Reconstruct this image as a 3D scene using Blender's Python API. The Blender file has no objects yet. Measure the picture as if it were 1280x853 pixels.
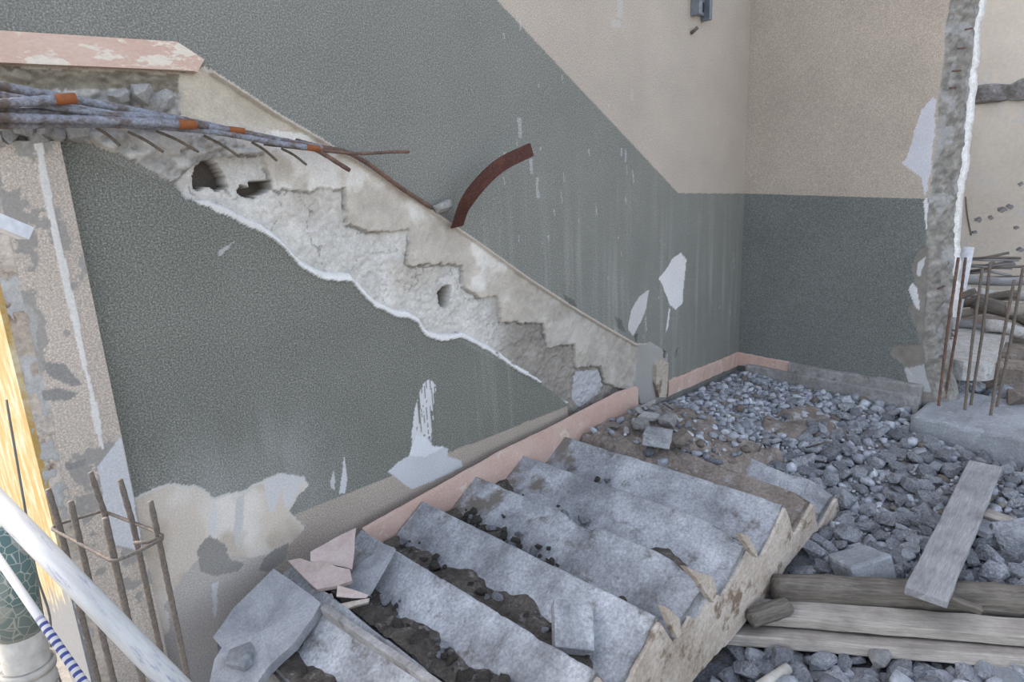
import bpy, bmesh, math, random
import numpy as np
from mathutils import Vector, Matrix

random.seed(11)
rng = np.random.default_rng(11)
SC = bpy.context.scene
COL = SC.collection

# ------------------------------------------------------------------ camera
FPX = 820.0
YAW, PITCH, ROLL = math.radians(42.5), math.radians(14.13), math.radians(2.94)
EYE = np.array([0.0, -2.6, 1.63])
def cam_axes():
    cy, sy, cp, sp = math.cos(YAW), math.sin(YAW), math.cos(PITCH), math.sin(PITCH)
    f = np.array([sy*cp, cy*cp, -sp]); r = np.array([cy, -sy, 0.0]); d = np.cross(f, r)
    cr, sr = math.cos(ROLL), math.sin(ROLL)
    return np.array([cr*r+sr*d, -sr*r+cr*d, f])
AX = cam_axes()
cam = bpy.data.cameras.new('camera'); cam.sensor_width = 36; cam.sensor_fit = 'HORIZONTAL'
cam.lens = FPX*36/1280; cam.clip_start = 0.02
camo = bpy.data.objects.new('camera', cam); COL.objects.link(camo)
camo.matrix_world = Matrix(((AX[0][0], -AX[1][0], -AX[2][0], EYE[0]),
                            (AX[0][1], -AX[1][1], -AX[2][1], EYE[1]),
                            (AX[0][2], -AX[1][2], -AX[2][2], EYE[2]), (0, 0, 0, 1)))
SC.camera = camo

# ------------------------------------------------------------------ sky, sun, exposure
SUN_DIR = Vector((-0.47, 1.0, 0.92)).normalized()      # towards the sun
world = bpy.data.worlds.new('world'); SC.world = world; world.use_nodes = True
wn = world.node_tree.nodes; wl = world.node_tree.links
for n in list(wn): wn.remove(n)
wo = wn.new('ShaderNodeOutputWorld'); wb = wn.new('ShaderNodeBackground')
sky = wn.new('ShaderNodeTexSky'); sky.sky_type = 'NISHITA'; sky.sun_disc = False
sky.sun_elevation = math.asin(SUN_DIR.z); sky.sun_rotation = math.atan2(SUN_DIR.x, SUN_DIR.y)
sky.air_density = 1.0; sky.dust_density = 3.0; sky.altitude = 100
hs = wn.new('ShaderNodeHueSaturation'); hs.inputs['Saturation'].default_value = 0.55
wl.new(sky.outputs[0], hs.inputs['Color']); wl.new(hs.outputs[0], wb.inputs[0]); wl.new(wb.outputs[0], wo.inputs[0])
wb.inputs[1].default_value = 0.42
sun = bpy.data.lights.new('sun', 'SUN'); sun.energy = 1.9; sun.angle = math.radians(0.8); sun.color = (1.0, 0.93, 0.82)
suno = bpy.data.objects.new('sun', sun); COL.objects.link(suno)
suno.rotation_euler = (-SUN_DIR).to_track_quat('-Z', 'Y').to_euler(); suno.location = (-3, 6, 8)
SC.view_settings.view_transform = 'Standard'; SC.view_settings.look = 'None'
SC.view_settings.gamma = 1.0; SC.view_settings.use_curve_mapping = False
SC.view_settings.exposure = 0.48

# ------------------------------------------------------------------ survey helpers (photo measurements -> metres on real planes)
def ray(u, v):
    return AX.T @ np.array([(u-640)/FPX, (v-426.5)/FPX, 1.0])
def at_y(u, v, Y=0.0):
    r = ray(u, v); return EYE + r*((Y-EYE[1])/r[1])
def at_x(u, v, X=4.93):
    r = ray(u, v); return EYE + r*((X-EYE[0])/r[0])
def at_z(u, v, Z):
    r = ray(u, v); return EYE + r*((Z-EYE[2])/r[2])
def at_d(u, v, d):
    return EYE + ray(u, v)*d
def pixel(P):
    q = AX @ (np.asarray(P)-EYE); return 640+FPX*q[0]/q[2], 426.5+FPX*q[1]/q[2], q[2]

# ------------------------------------------------------------------ noise
def _hash(ix, iy, iz, seed):
    h = (ix.astype(np.int64)*374761393 + iy.astype(np.int64)*668265263 + iz.astype(np.int64)*2147483647 + seed*1274126177) & 0xffffffff
    h = ((h ^ (h >> 13))*1274126177) & 0xffffffff
    h = (h ^ (h >> 16)) & 0xffffff
    return h/float(0xffffff)
def vnoise(x, y, z=0.0, seed=0):
    x, y, z = np.broadcast_arrays(np.asarray(x, float), np.asarray(y, float), np.asarray(z, float))
    ix, iy, iz = np.floor(x), np.floor(y), np.floor(z)
    fx, fy, fz = x-ix, y-iy, z-iz
    fx, fy, fz = [t*t*(3-2*t) for t in (fx, fy, fz)]
    out = 0
    for a in (0, 1):
        for b in (0, 1):
            for c in (0, 1):
                w = (fx if a else 1-fx)*(fy if b else 1-fy)*(fz if c else 1-fz)
                out = out + w*_hash(ix+a, iy+b, iz+c, seed)
    return out*2-1
def fbm(x, y, z=0.0, seed=0, octv=4, gain=0.5):
    s, a, f, t = 0, 1.0, 1.0, 0
    for i in range(octv):
        s = s + a*vnoise(np.asarray(x)*f, np.asarray(y)*f, np.asarray(z)*f, seed+i*17); t += a; a *= gain; f *= 2.03
    return s/t
def smooth(e0, e1, x):
    t = np.clip((x-e0)/(e1-e0), 0, 1); return t*t*(3-2*t)
def inpoly(U, V, poly):
    m = np.zeros(U.shape, bool); n = len(poly)
    for i in range(n):
        x1, y1 = poly[i]; x2, y2 = poly[(i+1) % n]
        if y1 == y2: continue
        c = ((y1 > V) != (y2 > V)) & (U < (x2-x1)*(V-y1)/(y2-y1)+x1)
        m ^= c
    return m
def shift(m, du, dv):
    return np.roll(np.roll(m, du, 0), dv, 1)

# ------------------------------------------------------------------ materials
def new_mat(name):
    m = bpy.data.materials.new(name); m.use_nodes = True
    nt = m.node_tree; b = nt.nodes['Principled BSDF']
    b.inputs['Specular IOR Level'].default_value = 0.25
    return m, nt, b
def N(nt, t, **kw):
    n = nt.nodes.new(t)
    for k, v in kw.items(): setattr(n, k, v)
    return n
def coords(nt, kind='Object', scale=None):
    tc = N(nt, 'ShaderNodeTexCoord'); o = tc.outputs[kind]
    if scale is not None:
        mp = N(nt, 'ShaderNodeMapping'); nt.links.new(o, mp.inputs[0]); mp.inputs['Scale'].default_value = scale; o = mp.outputs[0]
    return o
def noise(nt, co, scale, detail=4, rough=0.6):
    n = N(nt, 'ShaderNodeTexNoise'); nt.links.new(co, n.inputs['Vector'])
    n.inputs['Scale'].default_value = scale; n.inputs['Detail'].default_value = detail; n.inputs['Roughness'].default_value = rough
    return n.outputs['Fac']
def ramp(nt, fac, stops):
    r = N(nt, 'ShaderNodeValToRGB'); nt.links.new(fac, r.inputs[0])
    el = r.color_ramp.elements
    while len(el) < len(stops): el.new(0.5)
    for e, (p, c) in zip(el, stops):
        e.position = p; e.color = (c, c, c, 1) if isinstance(c, (int, float)) else (*c, 1)
    return r.outputs[0]
def mix(nt, a, b, fac, mode='MIX'):
    n = N(nt, 'ShaderNodeMix', data_type='RGBA', blend_type=mode)
    for sock, v in ((n.inputs[0], fac), (n.inputs[6], a), (n.inputs[7], b)):
        if isinstance(v, (int, float)): sock.default_value = v
        elif isinstance(v, tuple): sock.default_value = (*v, 1)
        else: nt.links.new(v, sock)
    return n.outputs[2]
def bump(nt, b, h, dist, strength=1.0):
    n = N(nt, 'ShaderNodeBump'); n.inputs['Distance'].default_value = dist; n.inputs['Strength'].default_value = strength
    nt.links.new(h, n.inputs['Height']); nt.links.new(n.outputs[0], b.inputs['Normal'])
def patchy(name, c1, c2, c3=None, t3=(0.56, 0.66), s1=4.0, s2=60.0, r=0.85, bd=0.003, t=(0.4, 0.6), grain=(0.75, 1.15), gs=None, objrand=0.0, stretch=None):
    """two or three tone patches with fine grain and relief"""
    m, nt, b = new_mat(name)
    co = coords(nt, 'Object', stretch)
    n1 = noise(nt, co, s1, 5, 0.65); n2 = noise(nt, co, s2, 4, 0.7)
    col = mix(nt, c1, c2, ramp(nt, n1, [(t[0], 0.0), (t[1], 1.0)]))
    if c3:
        n3 = noise(nt, co, s1*2.3, 6, 0.7)
        col = mix(nt, col, c3, ramp(nt, n3, [(t3[0], 0.0), (t3[1], 1.0)]))
    g = ramp(nt, noise(nt, co, gs, 2, 0.6) if gs else n2, [(0.3, grain[0]), (0.7, grain[1])])
    col = mix(nt, col, g, 1.0, 'MULTIPLY')
    if objrand:
        oi = N(nt, 'ShaderNodeObjectInfo')
        col = mix(nt, col, ramp(nt, oi.outputs['Random'], [(0.0, 1-objrand), (1.0, 1+objrand)]), 1.0, 'MULTIPLY')
    nt.links.new(col, b.inputs['Base Color']); b.inputs['Roughness'].default_value = r
    bump(nt, b, n2, bd)
    return m
def wall_mat(name, sc=165.0):
    """colour zones from the mesh, speckled like stippled paint where alpha is high"""
    m, nt, b = new_mat(name)
    at = N(nt, 'ShaderNodeAttribute', attribute_name='Col')
    co = coords(nt)
    fine = noise(nt, co, sc, 3, 0.75); mid = noise(nt, co, 130, 4, 0.7); big = noise(nt, co, 2.2, 4, 0.6)
    sp = ramp(nt, fine, [(0.30, 0.35), (0.5, 0.92), (0.70, 2.1)])
    sp = mix(nt, (1, 1, 1), sp, at.outputs['Alpha'])
    col = mix(nt, at.outputs['Color'], sp, 1.0, 'MULTIPLY')
    col = mix(nt, col, ramp(nt, mid, [(0.25, 0.82), (0.75, 1.15)]), 1.0, 'MULTIPLY')
    col = mix(nt, col, ramp(nt, big, [(0.3, 0.92), (0.7, 1.06)]), 1.0, 'MULTIPLY')
    nt.links.new(col, b.inputs['Base Color']); b.inputs['Roughness'].default_value = 0.8
    bump(nt, b, fine, 0.003, 0.8)
    return m
def attr_mat(name, bd=0.004):
    """broken stone: per-lump colour attribute with dust and pores"""
    m, nt, b = new_mat(name)
    at = N(nt, 'ShaderNodeAttribute', attribute_name='Col'); co = coords(nt)
    n1 = noise(nt, co, 22, 5, 0.65); n2 = noise(nt, co, 95, 4, 0.7)
    col = mix(nt, at.outputs['Color'], ramp(nt, n1, [(0.3, 0.68), (0.7, 1.3)]), 1.0, 'MULTIPLY')
    col = mix(nt, col, ramp(nt, n2, [(0.3, 0.75), (0.7, 1.2)]), 1.0, 'MULTIPLY')
    nt.links.new(col, b.inputs['Base Color']); b.inputs['Roughness'].default_value = 0.92
    bump(nt, b, n2, bd)
    return m
def wood_mat(name, c1, c2, axis_scale):
    m, nt, b = new_mat(name)
    co = coords(nt, 'Object', axis_scale)
    n1 = noise(nt, co, 3.0, 6, 0.7); n2 = noise(nt, co, 11.0, 6, 0.75)
    k = noise(nt, coords(nt), 6.0, 4, 0.6)
    col = mix(nt, c1, c2, ramp(nt, n1, [(0.35, 0.0), (0.65, 1.0)]))
    col = mix(nt, col, ramp(nt, n2, [(0.3, 0.65), (0.7, 1.2)]), 1.0, 'MULTIPLY')
    col = mix(nt, col, ramp(nt, k, [(0.3, 0.7), (0.6, 1.1)]), 1.0, 'MULTIPLY')
    nt.links.new(col, b.inputs['Base Color']); b.inputs['Roughness'].default_value = 0.85
    bump(nt, b, n2, 0.004)
    return m
def plain(name, c, r=0.5, metallic=0.0):
    m, nt, b = new_mat(name)
    co = coords(nt); n1 = noise(nt, co, 30, 4, 0.6)
    col = mix(nt, c, ramp(nt, n1, [(0.3, 0.8), (0.7, 1.12)]), 1.0, 'MULTIPLY')
    nt.links.new(col, b.inputs['Base Color']); b.inputs['Roughness'].default_value = r; b.inputs['Metallic'].default_value = metallic
    return m
def rust_mat(name, base, rust, amt=0.5):
    m, nt, b = new_mat(name)
    co = coords(nt); n1 = noise(nt, co, 14, 5, 0.7); n2 = noise(nt, co, 120, 3, 0.6)
    col = mix(nt, base, rust, ramp(nt, n1, [(0.75-amt*0.6, 0.0), (0.9-amt*0.6, 1.0)]))
    col = mix(nt, col, ramp(nt, n2, [(0.3, 0.65), (0.7, 1.25)]), 1.0, 'MULTIPLY')
    nt.links.new(col, b.inputs['Base Color']); b.inputs['Roughness'].default_value = 0.75; b.inputs['Metallic'].default_value = 0.15
    bump(nt, b, n2, 0.001)
    return m

M_WALL = wall_mat('stippled_wall_paint')
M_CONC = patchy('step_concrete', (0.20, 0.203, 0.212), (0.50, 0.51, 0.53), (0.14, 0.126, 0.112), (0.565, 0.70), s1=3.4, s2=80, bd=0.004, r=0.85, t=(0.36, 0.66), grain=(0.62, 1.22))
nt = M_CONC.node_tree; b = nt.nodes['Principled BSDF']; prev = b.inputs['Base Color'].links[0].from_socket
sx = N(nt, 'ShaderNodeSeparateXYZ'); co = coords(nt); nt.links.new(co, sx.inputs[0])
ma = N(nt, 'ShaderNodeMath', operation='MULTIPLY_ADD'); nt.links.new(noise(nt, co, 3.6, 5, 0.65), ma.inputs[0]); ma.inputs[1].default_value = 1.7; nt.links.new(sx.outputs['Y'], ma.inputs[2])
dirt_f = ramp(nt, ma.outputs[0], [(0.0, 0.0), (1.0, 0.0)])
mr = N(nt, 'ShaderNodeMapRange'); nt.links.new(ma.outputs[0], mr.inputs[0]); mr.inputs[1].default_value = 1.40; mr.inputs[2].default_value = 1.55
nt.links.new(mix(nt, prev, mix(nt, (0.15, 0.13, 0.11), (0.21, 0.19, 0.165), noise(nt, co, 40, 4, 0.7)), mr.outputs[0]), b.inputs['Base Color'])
M_SLAB = patchy('slab_concrete', (0.24, 0.23, 0.22), (0.34, 0.33, 0.32), (0.17, 0.155, 0.14), s1=5, s2=55, bd=0.006)
M_STRG = patchy('stringer_plaster', (0.40, 0.335, 0.27), (0.55, 0.48, 0.41), (0.22, 0.16, 0.115), (0.54, 0.62), s1=3.4, s2=60, bd=0.004, grain=(0.7, 1.15))
M_PINK = patchy('pink_skirting', (0.53, 0.36, 0.295), (0.57, 0.41, 0.345), (0.62, 0.53, 0.45), (0.60, 0.66), s1=5, s2=90, bd=0.001, r=0.5, grain=(0.86, 1.06))
M_PINKU = patchy('peeling_pink_skirting', (0.56, 0.385, 0.31), (0.60, 0.44, 0.365), (0.68, 0.60, 0.50), (0.52, 0.56), s1=4, s2=90, bd=0.001, r=0.5, grain=(0.9, 1.06), stretch=(0.7, 1, 1.6))
M_TILE = patchy('pink_tile_face', (0.43, 0.335, 0.30), (0.50, 0.405, 0.37), None, s1=9, s2=90, bd=0.001, r=0.6, grain=(0.85, 1.08))
M_TGRY = patchy('grey_tile_face', (0.23, 0.235, 0.25), (0.34, 0.345, 0.36), None, s1=7, s2=120, bd=0.002, r=0.8)
M_SOIL = patchy('dark_soil', (0.065, 0.056, 0.048), (0.12, 0.103, 0.087), (0.20, 0.19, 0.18), s1=9, s2=70, bd=0.01, r=0.95, grain=(0.6, 1.3))
M_DIRT = patchy('brown_dirt', (0.20, 0.165, 0.14), (0.28, 0.235, 0.20), (0.33, 0.32, 0.31), s1=6, s2=60, bd=0.008, r=0.95, grain=(0.65, 1.25))
M_GRND = patchy('rubble_fines', (0.15, 0.15, 0.155), (0.25, 0.255, 0.27), (0.17, 0.14, 0.115), s1=4, s2=55, bd=0.012, r=0.95, grain=(0.6, 1.3))
M_YARD = patchy('yard_ground', (0.30, 0.27, 0.23), (0.38, 0.34, 0.29), None, s1=0.8, s2=20, bd=0.01, r=0.95)
M_STONE = attr_mat('broken_stone')
M_STNI = patchy('loose_stone', (0.33, 0.345, 0.375), (0.56, 0.575, 0.61), (0.25, 0.225, 0.20), s1=1.6, s2=9, bd=0.05, r=0.92, objrand=0.32, t=(0.35, 0.68), grain=(0.6, 1.25))
M_LEDG = patchy('footing_concrete', (0.25, 0.26, 0.275), (0.33, 0.345, 0.365), (0.40, 0.41, 0.43), s1=4, s2=75, bd=0.005)
M_LUMP = patchy('pale_mortar_lump', (0.42, 0.40, 0.37), (0.55, 0.54, 0.52), (0.30, 0.28, 0.26), s1=12, s2=70, bd=0.006)
M_WHITEP = patchy('white_plaster', (0.72, 0.70, 0.66), (0.80, 0.79, 0.77), None, s1=6, s2=60, bd=0.002)
M_FAR = patchy('far_wall_plaster', (0.58, 0.51, 0.43), (0.66, 0.59, 0.50), (0.58, 0.55, 0.53), s1=1.2, s2=30, bd=0.003, grain=(0.92, 1.05))
M_FARD = patchy('far_wall_mortar', (0.20, 0.185, 0.175), (0.32, 0.31, 0.31), None, s1=5, s2=40, bd=0.01)
M_BAR = rust_mat('dusty_steel_bar', (0.24, 0.25, 0.285), (0.13, 0.10, 0.085), 0.5)
M_BARR = rust_mat('rusty_steel_bar', (0.13, 0.085, 0.07), (0.20, 0.12, 0.085), 0.5)
M_BARD = rust_mat('brown_steel_bar', (0.16, 0.135, 0.115), (0.20, 0.15, 0.11), 0.4)
M_TIP = plain('fresh_rust_tip', (0.25, 0.085, 0.03), 0.7)
M_STRAP = rust_mat('red_rust_strap', (0.085, 0.036, 0.028), (0.12, 0.05, 0.035), 0.4)
M_WOOD = wood_mat('weathered_grey_wood', (0.33, 0.29, 0.25), (0.46, 0.415, 0.365), (1.2, 22, 22))
M_WOODD = wood_mat('dark_weathered_wood', (0.11, 0.093, 0.077), (0.22, 0.195, 0.165), (1.2, 20, 20))
M_WOODB = wood_mat('dusty_plank_wood', (0.27, 0.265, 0.265), (0.36, 0.355, 0.36), (1.2, 16, 16))
M_PVC = plain('white_plastic', (0.62, 0.63, 0.66), 0.35)
M_RAIL = patchy('scuffed_white_tube', (0.38, 0.375, 0.37), (0.47, 0.465, 0.455), (0.24, 0.25, 0.32), s1=9, s2=40, bd=0.0008, r=0.3, grain=(0.92, 1.04), stretch=(0.6, 4, 4))
M_PIPE = plain('grey_plastic_pipe', (0.46, 0.43, 0.38), 0.5)
M_METAL = plain('dull_metal', (0.22, 0.25, 0.28), 0.45, 0.5)
M_DARK = plain('dark_hollow', (0.03, 0.03, 0.03), 0.9)
M_CABLE = plain('grey_cable', (0.14, 0.14, 0.13), 0.6)

# yellow painted outer wall, peeling towards grey cement at the foot
M_YELL, nt, b = new_mat('peeling_yellow_paint')
co = coords(nt); sx = N(nt, 'ShaderNodeSeparateXYZ'); nt.links.new(co, sx.inputs[0])
n1 = noise(nt, co, 5, 5, 0.7); n2 = noise(nt, co, 60, 4, 0.6)
col = mix(nt, (0.40, 0.26, 0.085), (0.50, 0.43, 0.29), ramp(nt, n1, [(0.45, 0.0), (0.6, 1.0)]))
ma = N(nt, 'ShaderNodeMath', operation='MULTIPLY_ADD'); nt.links.new(n1, ma.inputs[0]); ma.inputs[1].default_value = 0.9
mz = N(nt, 'ShaderNodeMath', operation='MULTIPLY_ADD'); nt.links.new(sx.outputs['Y'], mz.inputs[0]); mz.inputs[1].default_value = 0.55; nt.links.new(sx.outputs['Z'], mz.inputs[2])
nt.links.new(mz.outputs[0], ma.inputs[2])
col = mix(nt, (0.22, 0.22, 0.22), col, ramp(nt, ma.outputs[0], [(0.72, 0.0), (0.80, 1.0)]))
col = mix(nt, col, ramp(nt, n2, [(0.3, 0.85), (0.7, 1.1)]), 1.0, 'MULTIPLY')
nt.links.new(col, b.inputs['Base Color']); b.inputs['Roughness'].default_value = 0.75; bump(nt, b, n2, 0.002)

# blue and white striped pole
M_STRIPE, nt, b = new_mat('blue_white_stripes')
co = coords(nt); sx = N(nt, 'ShaderNodeSeparateXYZ'); nt.links.new(co, sx.inputs[0])
m1 = N(nt, 'ShaderNodeMath', operation='MULTIPLY'); nt.links.new(sx.outputs['X'], m1.inputs[0]); m1.inputs[1].default_value = 62.0
m2 = N(nt, 'ShaderNodeMath', operation='FRACT'); nt.links.new(m1.outputs[0], m2.inputs[0])
st = ramp(nt, m2.outputs[0], [(0.50, 0.0), (0.56, 1.0)])
on = ramp(nt, sx.outputs['X'], [(0.34, 0.0), (0.36, 1.0)])
fc = mix(nt, (0, 0, 0), st, on)
col = mix(nt, (0.50, 0.49, 0.48), (0.05, 0.06, 0.20), fc)
nt.links.new(col, b.inputs['Base Color']); b.inputs['Roughness'].default_value = 0.45

# green sheet printed with a cell pattern
M_SHEET, nt, b = new_mat('green_cell_sheet')
co = coords(nt)
vo = N(nt, 'ShaderNodeTexVoronoi', feature='DISTANCE_TO_EDGE'); nt.links.new(co, vo.inputs['Vector']); vo.inputs['Scale'].default_value = 34
vc = N(nt, 'ShaderNodeTexVoronoi'); nt.links.new(co, vc.inputs['Vector']); vc.inputs['Scale'].default_value = 9
cell = mix(nt, (0.16, 0.23, 0.22), (0.34, 0.36, 0.30), ramp(nt, N(nt, 'ShaderNodeSeparateColor').outputs[0], [(0, 0.0), (1, 1.0)]))
sep = N(nt, 'ShaderNodeSeparateColor'); nt.links.new(vc.outputs['Color'], sep.inputs[0])
cell = mix(nt, (0.10, 0.16, 0.15), (0.28, 0.29, 0.25), ramp(nt, sep.outputs[0], [(0.4, 0.0), (0.6, 1.0)]))
col = mix(nt, (0.40, 0.39, 0.33), cell, ramp(nt, vo.outputs['Distance'], [(0.02, 0.0), (0.05, 1.0)]))
nt.links.new(col, b.inputs['Base Color']); b.inputs['Roughness'].default_value = 0.5

# ------------------------------------------------------------------ object helpers
def setp(o, label=None, cat=None, group=None, kind=None):
    for k, v in (('label', label), ('category', cat), ('group', group), ('kind', kind)):
        if v: o[k] = v
    return o
def mesh_obj(name, verts, faces, mat, parent=None, smoothed=False, cols=None):
    me = bpy.data.meshes.new(name)
    verts = np.asarray(verts, dtype=np.float32)
    if isinstance(faces, np.ndarray) and faces.ndim == 2:
        n, k = faces.shape
        me.vertices.add(len(verts)); me.vertices.foreach_set('co', verts.ravel())
        me.loops.add(n*k); me.loops.foreach_set('vertex_index', faces.astype(np.int32).ravel())
        me.polygons.add(n); me.polygons.foreach_set('loop_start', np.arange(0, n*k, k, dtype=np.int32))
        me.update(calc_edges=True)
    else:
        me.from_pydata([tuple(map(float, v)) for v in verts], [], [tuple(map(int, f)) for f in faces])
    if smoothed: me.polygons.foreach_set('use_smooth', np.ones(len(me.polygons), bool))
    if cols is not None:
        a = me.color_attributes.new('Col', 'FLOAT_COLOR', 'POINT')
        a.data.foreach_set('color', np.asarray(cols, dtype=np.float32).ravel())
    me.materials.append(mat); me.validate()
    o = bpy.data.objects.new(name, me); COL.objects.link(o)
    if parent: o.parent = parent
    return o
def bm_obj(name, bm, mat, parent=None, smoothed=False):
    bmesh.ops.recalc_face_normals(bm, faces=bm.faces)
    me = bpy.data.meshes.new(name); bm.to_mesh(me); bm.free()
    if smoothed: me.polygons.foreach_set('use_smooth', np.ones(len(me.polygons), bool))
    me.materials.append(mat)
    o = bpy.data.objects.new(name, me); COL.objects.link(o)
    if parent: o.parent = parent
    return o
def empty(name, loc=(0, 0, 0)):
    o = bpy.data.objects.new(name, None); o.location = loc; o.empty_display_size = 0.1; COL.objects.link(o); return o
def under(o, p):
    """parent o to an Empty that only has a location, keeping its place"""
    o.parent = p; o.location = Vector(o.location) - Vector(p.location); return o
def grid_faces(nu, nv):
    i = np.arange(nu*nv).reshape(nu, nv)
    return np.stack([i[:-1, :-1], i[1:, :-1], i[1:, 1:], i[:-1, 1:]], -1).reshape(-1, 4)
def boxbm(x0, x1, y0, y1, z0, z1, bevel=0.0, cuts=0, rough=0.0, seed=0):
    bm = bmesh.new(); r = bmesh.ops.create_cube(bm, size=1.0)
    for v in bm.verts:
        v.co = Vector((x0+(v.co.x+.5)*(x1-x0), y0+(v.co.y+.5)*(y1-y0), z0+(v.co.z+.5)*(z1-z0)))
    if bevel: bmesh.ops.bevel(bm, geom=bm.edges[:], offset=bevel, segments=2, affect='EDGES', profile=0.6)
    if cuts:
        # slice along the long axis so the surface can be made uneven
        L = [(x1-x0), (y1-y0), (z1-z0)]; ax = int(np.argmax(L)); lo = (x0, y0, z0)[ax]
        for i in range(1, cuts):
            pc = [0, 0, 0]; pc[ax] = lo + L[ax]*i/cuts; no = [0, 0, 0]; no[ax] = 1
            bmesh.ops.bisect_plane(bm, geom=bm.verts[:]+bm.edges[:]+bm.faces[:], plane_co=pc, plane_no=no)
    if rough:
        P = np.array([v.co[:] for v in bm.verts])
        d = [fbm(P[:, 0]*9, P[:, 1]*9, P[:, 2]*9, seed+s) for s in (1, 2, 3)]
        for i, v in enumerate(bm.verts): v.co += Vector((d[0][i], d[1][i], d[2][i]))*rough
    return bm
def tube_obj(name, pts, radii, mat, parent=None, seg=10, cap=True):
    """round bar swept along points; object origin at the first point, local x along the first leg"""
    P = [np.asarray(p, float) for p in pts]; n = len(P)
    if not hasattr(radii, '__len__'): radii = [radii]*n
    V, F = [], []
    T = []
    for i in range(n):
        t = P[min(i+1, n-1)]-P[max(i-1, 0)]; T.append(t/np.linalg.norm(t))
    up = np.array([0, 0, 1.0]) if abs(T[0][2]) < 0.9 else np.array([1.0, 0, 0])
    a = np.cross(T[0], up); a /= np.linalg.norm(a)
    for i in range(n):
        a = a - T[i]*np.dot(a, T[i]); a /= np.linalg.norm(a); c = np.cross(T[i], a)
        for s in range(seg):
            th = 2*math.pi*s/seg; V.append(P[i]+radii[i]*(math.cos(th)*a+math.sin(th)*c))
    for i in range(n-1):
        for s in range(seg):
            s2 = (s+1) % seg; F.append((i*seg+s, i*seg+s2, (i+1)*seg+s2, (i+1)*seg+s))
    if cap: F.append(tuple(range(seg))[::-1]); F.append(tuple((n-1)*seg+s for s in range(seg)))
    R = np.array([T[0], np.cross(np.cross(T[0], up), T[0])/np.linalg.norm(np.cross(np.cross(T[0], up), T[0])), np.cross(T[0], up)/np.linalg.norm(np.cross(T[0], up))])
    R[2] = np.cross(R[0], R[1])
    V = (np.array(V)-P[0]) @ R.T
    o = mesh_obj(name, V, F, mat, None, True)
    mw = Matrix.Identity(4)
    for r in range(3):
        for c2 in range(3): mw[r][c2] = R[c2][r]
        mw[r][3] = P[0][r]
    if parent is not None:
        mw = Matrix.Translation(-Vector(parent.location)) @ mw
        o.parent = parent
    o.matrix_local = mw
    return o
def ribbed(pts, r, step=0.012, rib=0.12):
    """resample a bar and give it small rolled ribs"""
    P = [np.asarray(p, float) for p in pts]; out, rad = [], []
    k = 0
    for a, b_ in zip(P[:-1], P[1:]):
        L = np.linalg.norm(b_-a); n = max(1, int(L/step))
        for i in range(n): out.append(a+(b_-a)*i/n); rad.append(r*(1+(rib if k % 2 else 0))); k += 1
    out.append(P[-1]); rad.append(r)
    return out, rad
def curve_pts(ctrl, n=24):
    """Catmull-Rom through control points"""
    C = [np.asarray(c, float) for c in ctrl]; C = [2*C[0]-C[1]]+C+[2*C[-1]-C[-2]]; out = []
    for i in range(1, len(C)-2):
        p0, p1, p2, p3 = C[i-1:i+3]
        for t in np.linspace(0, 1, n, endpoint=False):
            out.append(0.5*((2*p1)+(-p0+p2)*t+(2*p0-5*p1+4*p2-p3)*t*t+(-p0+3*p1-3*p2+p3)*t**3))
    out.append(C[-2]); return out
def plate(name, top, thick, mat, parent=None, normal=(0, 0, 1), jag=0.0, seed=0):
    """flat broken piece: an outline extruded downwards along -normal; origin at its middle"""
    T = [np.asarray(p, float) for p in top]
    if jag:
        r2 = np.random.default_rng(seed); Q = []
        for i in range(len(T)):
            a, b_ = T[i], T[(i+1) % len(T)]; L = np.linalg.norm(b_-a); k = max(1, int(L/0.05)); Q.append(a)
            e = np.cross((b_-a)/max(L, 1e-6), np.asarray(normal))
            for j in range(1, k): Q.append(a+(b_-a)*j/k+e*r2.normal(0, jag))
        T = Q
    c = sum(T)/len(T); nrm = np.asarray(normal, float); nrm /= np.linalg.norm(nrm)
    bm = bmesh.new()
    vt = [bm.verts.new(Vector(p-c)) for p in T]; vb = [bm.verts.new(Vector(p-c-nrm*thick)) for p in T]
    ft = bm.faces.new(vt); fb = bm.faces.new(vb[::-1]); n = len(T)
    for i in range(n): bm.faces.new((vt[i], vb[i], vb[(i+1) % n], vt[(i+1) % n]))
    bmesh.ops.triangulate(bm, faces=[ft, fb])
    o = bm_obj(name, bm, mat, None); o.location = c
    if parent: under(o, parent)
    return o

# ================================================================== THE BACK WALL
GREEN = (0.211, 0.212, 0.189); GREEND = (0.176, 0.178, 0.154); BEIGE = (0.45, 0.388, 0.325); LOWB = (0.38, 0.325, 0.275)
def W(u, v):
    p = at_y(u, v, 0.0); return (p[0], p[2])
def WP(pts): return [W(u, v) for u, v in pts]
xs = np.concatenate([np.arange(0.30, 3.9, 0.006), np.arange(3.9, 4.93, 0.010), [4.93]])
zs = np.concatenate([np.arange(-0.55, -0.15, 0.03), np.arange(-0.15, 2.16, 0.006), np.arange(2.16, 2.86, 0.007), np.arange(2.86, 3.3, 0.02)])
X, Z = np.meshgrid(xs, zs, indexing='ij')
wx = 0.010*fbm(X*14, Z*14, 0, 3)+0.004*fbm(X*60, Z*60, 0, 4); wz = 0.010*fbm(X*14, Z*14, 0, 5)+0.004*fbm(X*60, Z*60, 0, 6)
XR, ZR = X+wx, Z+wz                                      # ragged coordinates for broken edges
def mask(pts, ragged=True, k=1.0):
    return inpoly(X+wx*k, Z+wz*k, WP(pts)) if ragged else inpoly(X, Z, WP(pts))
col = np.zeros(X.shape+(4,)); hgt = 0.0010*fbm(X*5, Z*5, 0, 9)
def paint(m, c, alpha=1.0, h=None):
    col[m, :3] = c; col[m, 3] = alpha
    if h is not None: hgt[m] = (h if np.isscalar(h) else h[m])
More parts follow.
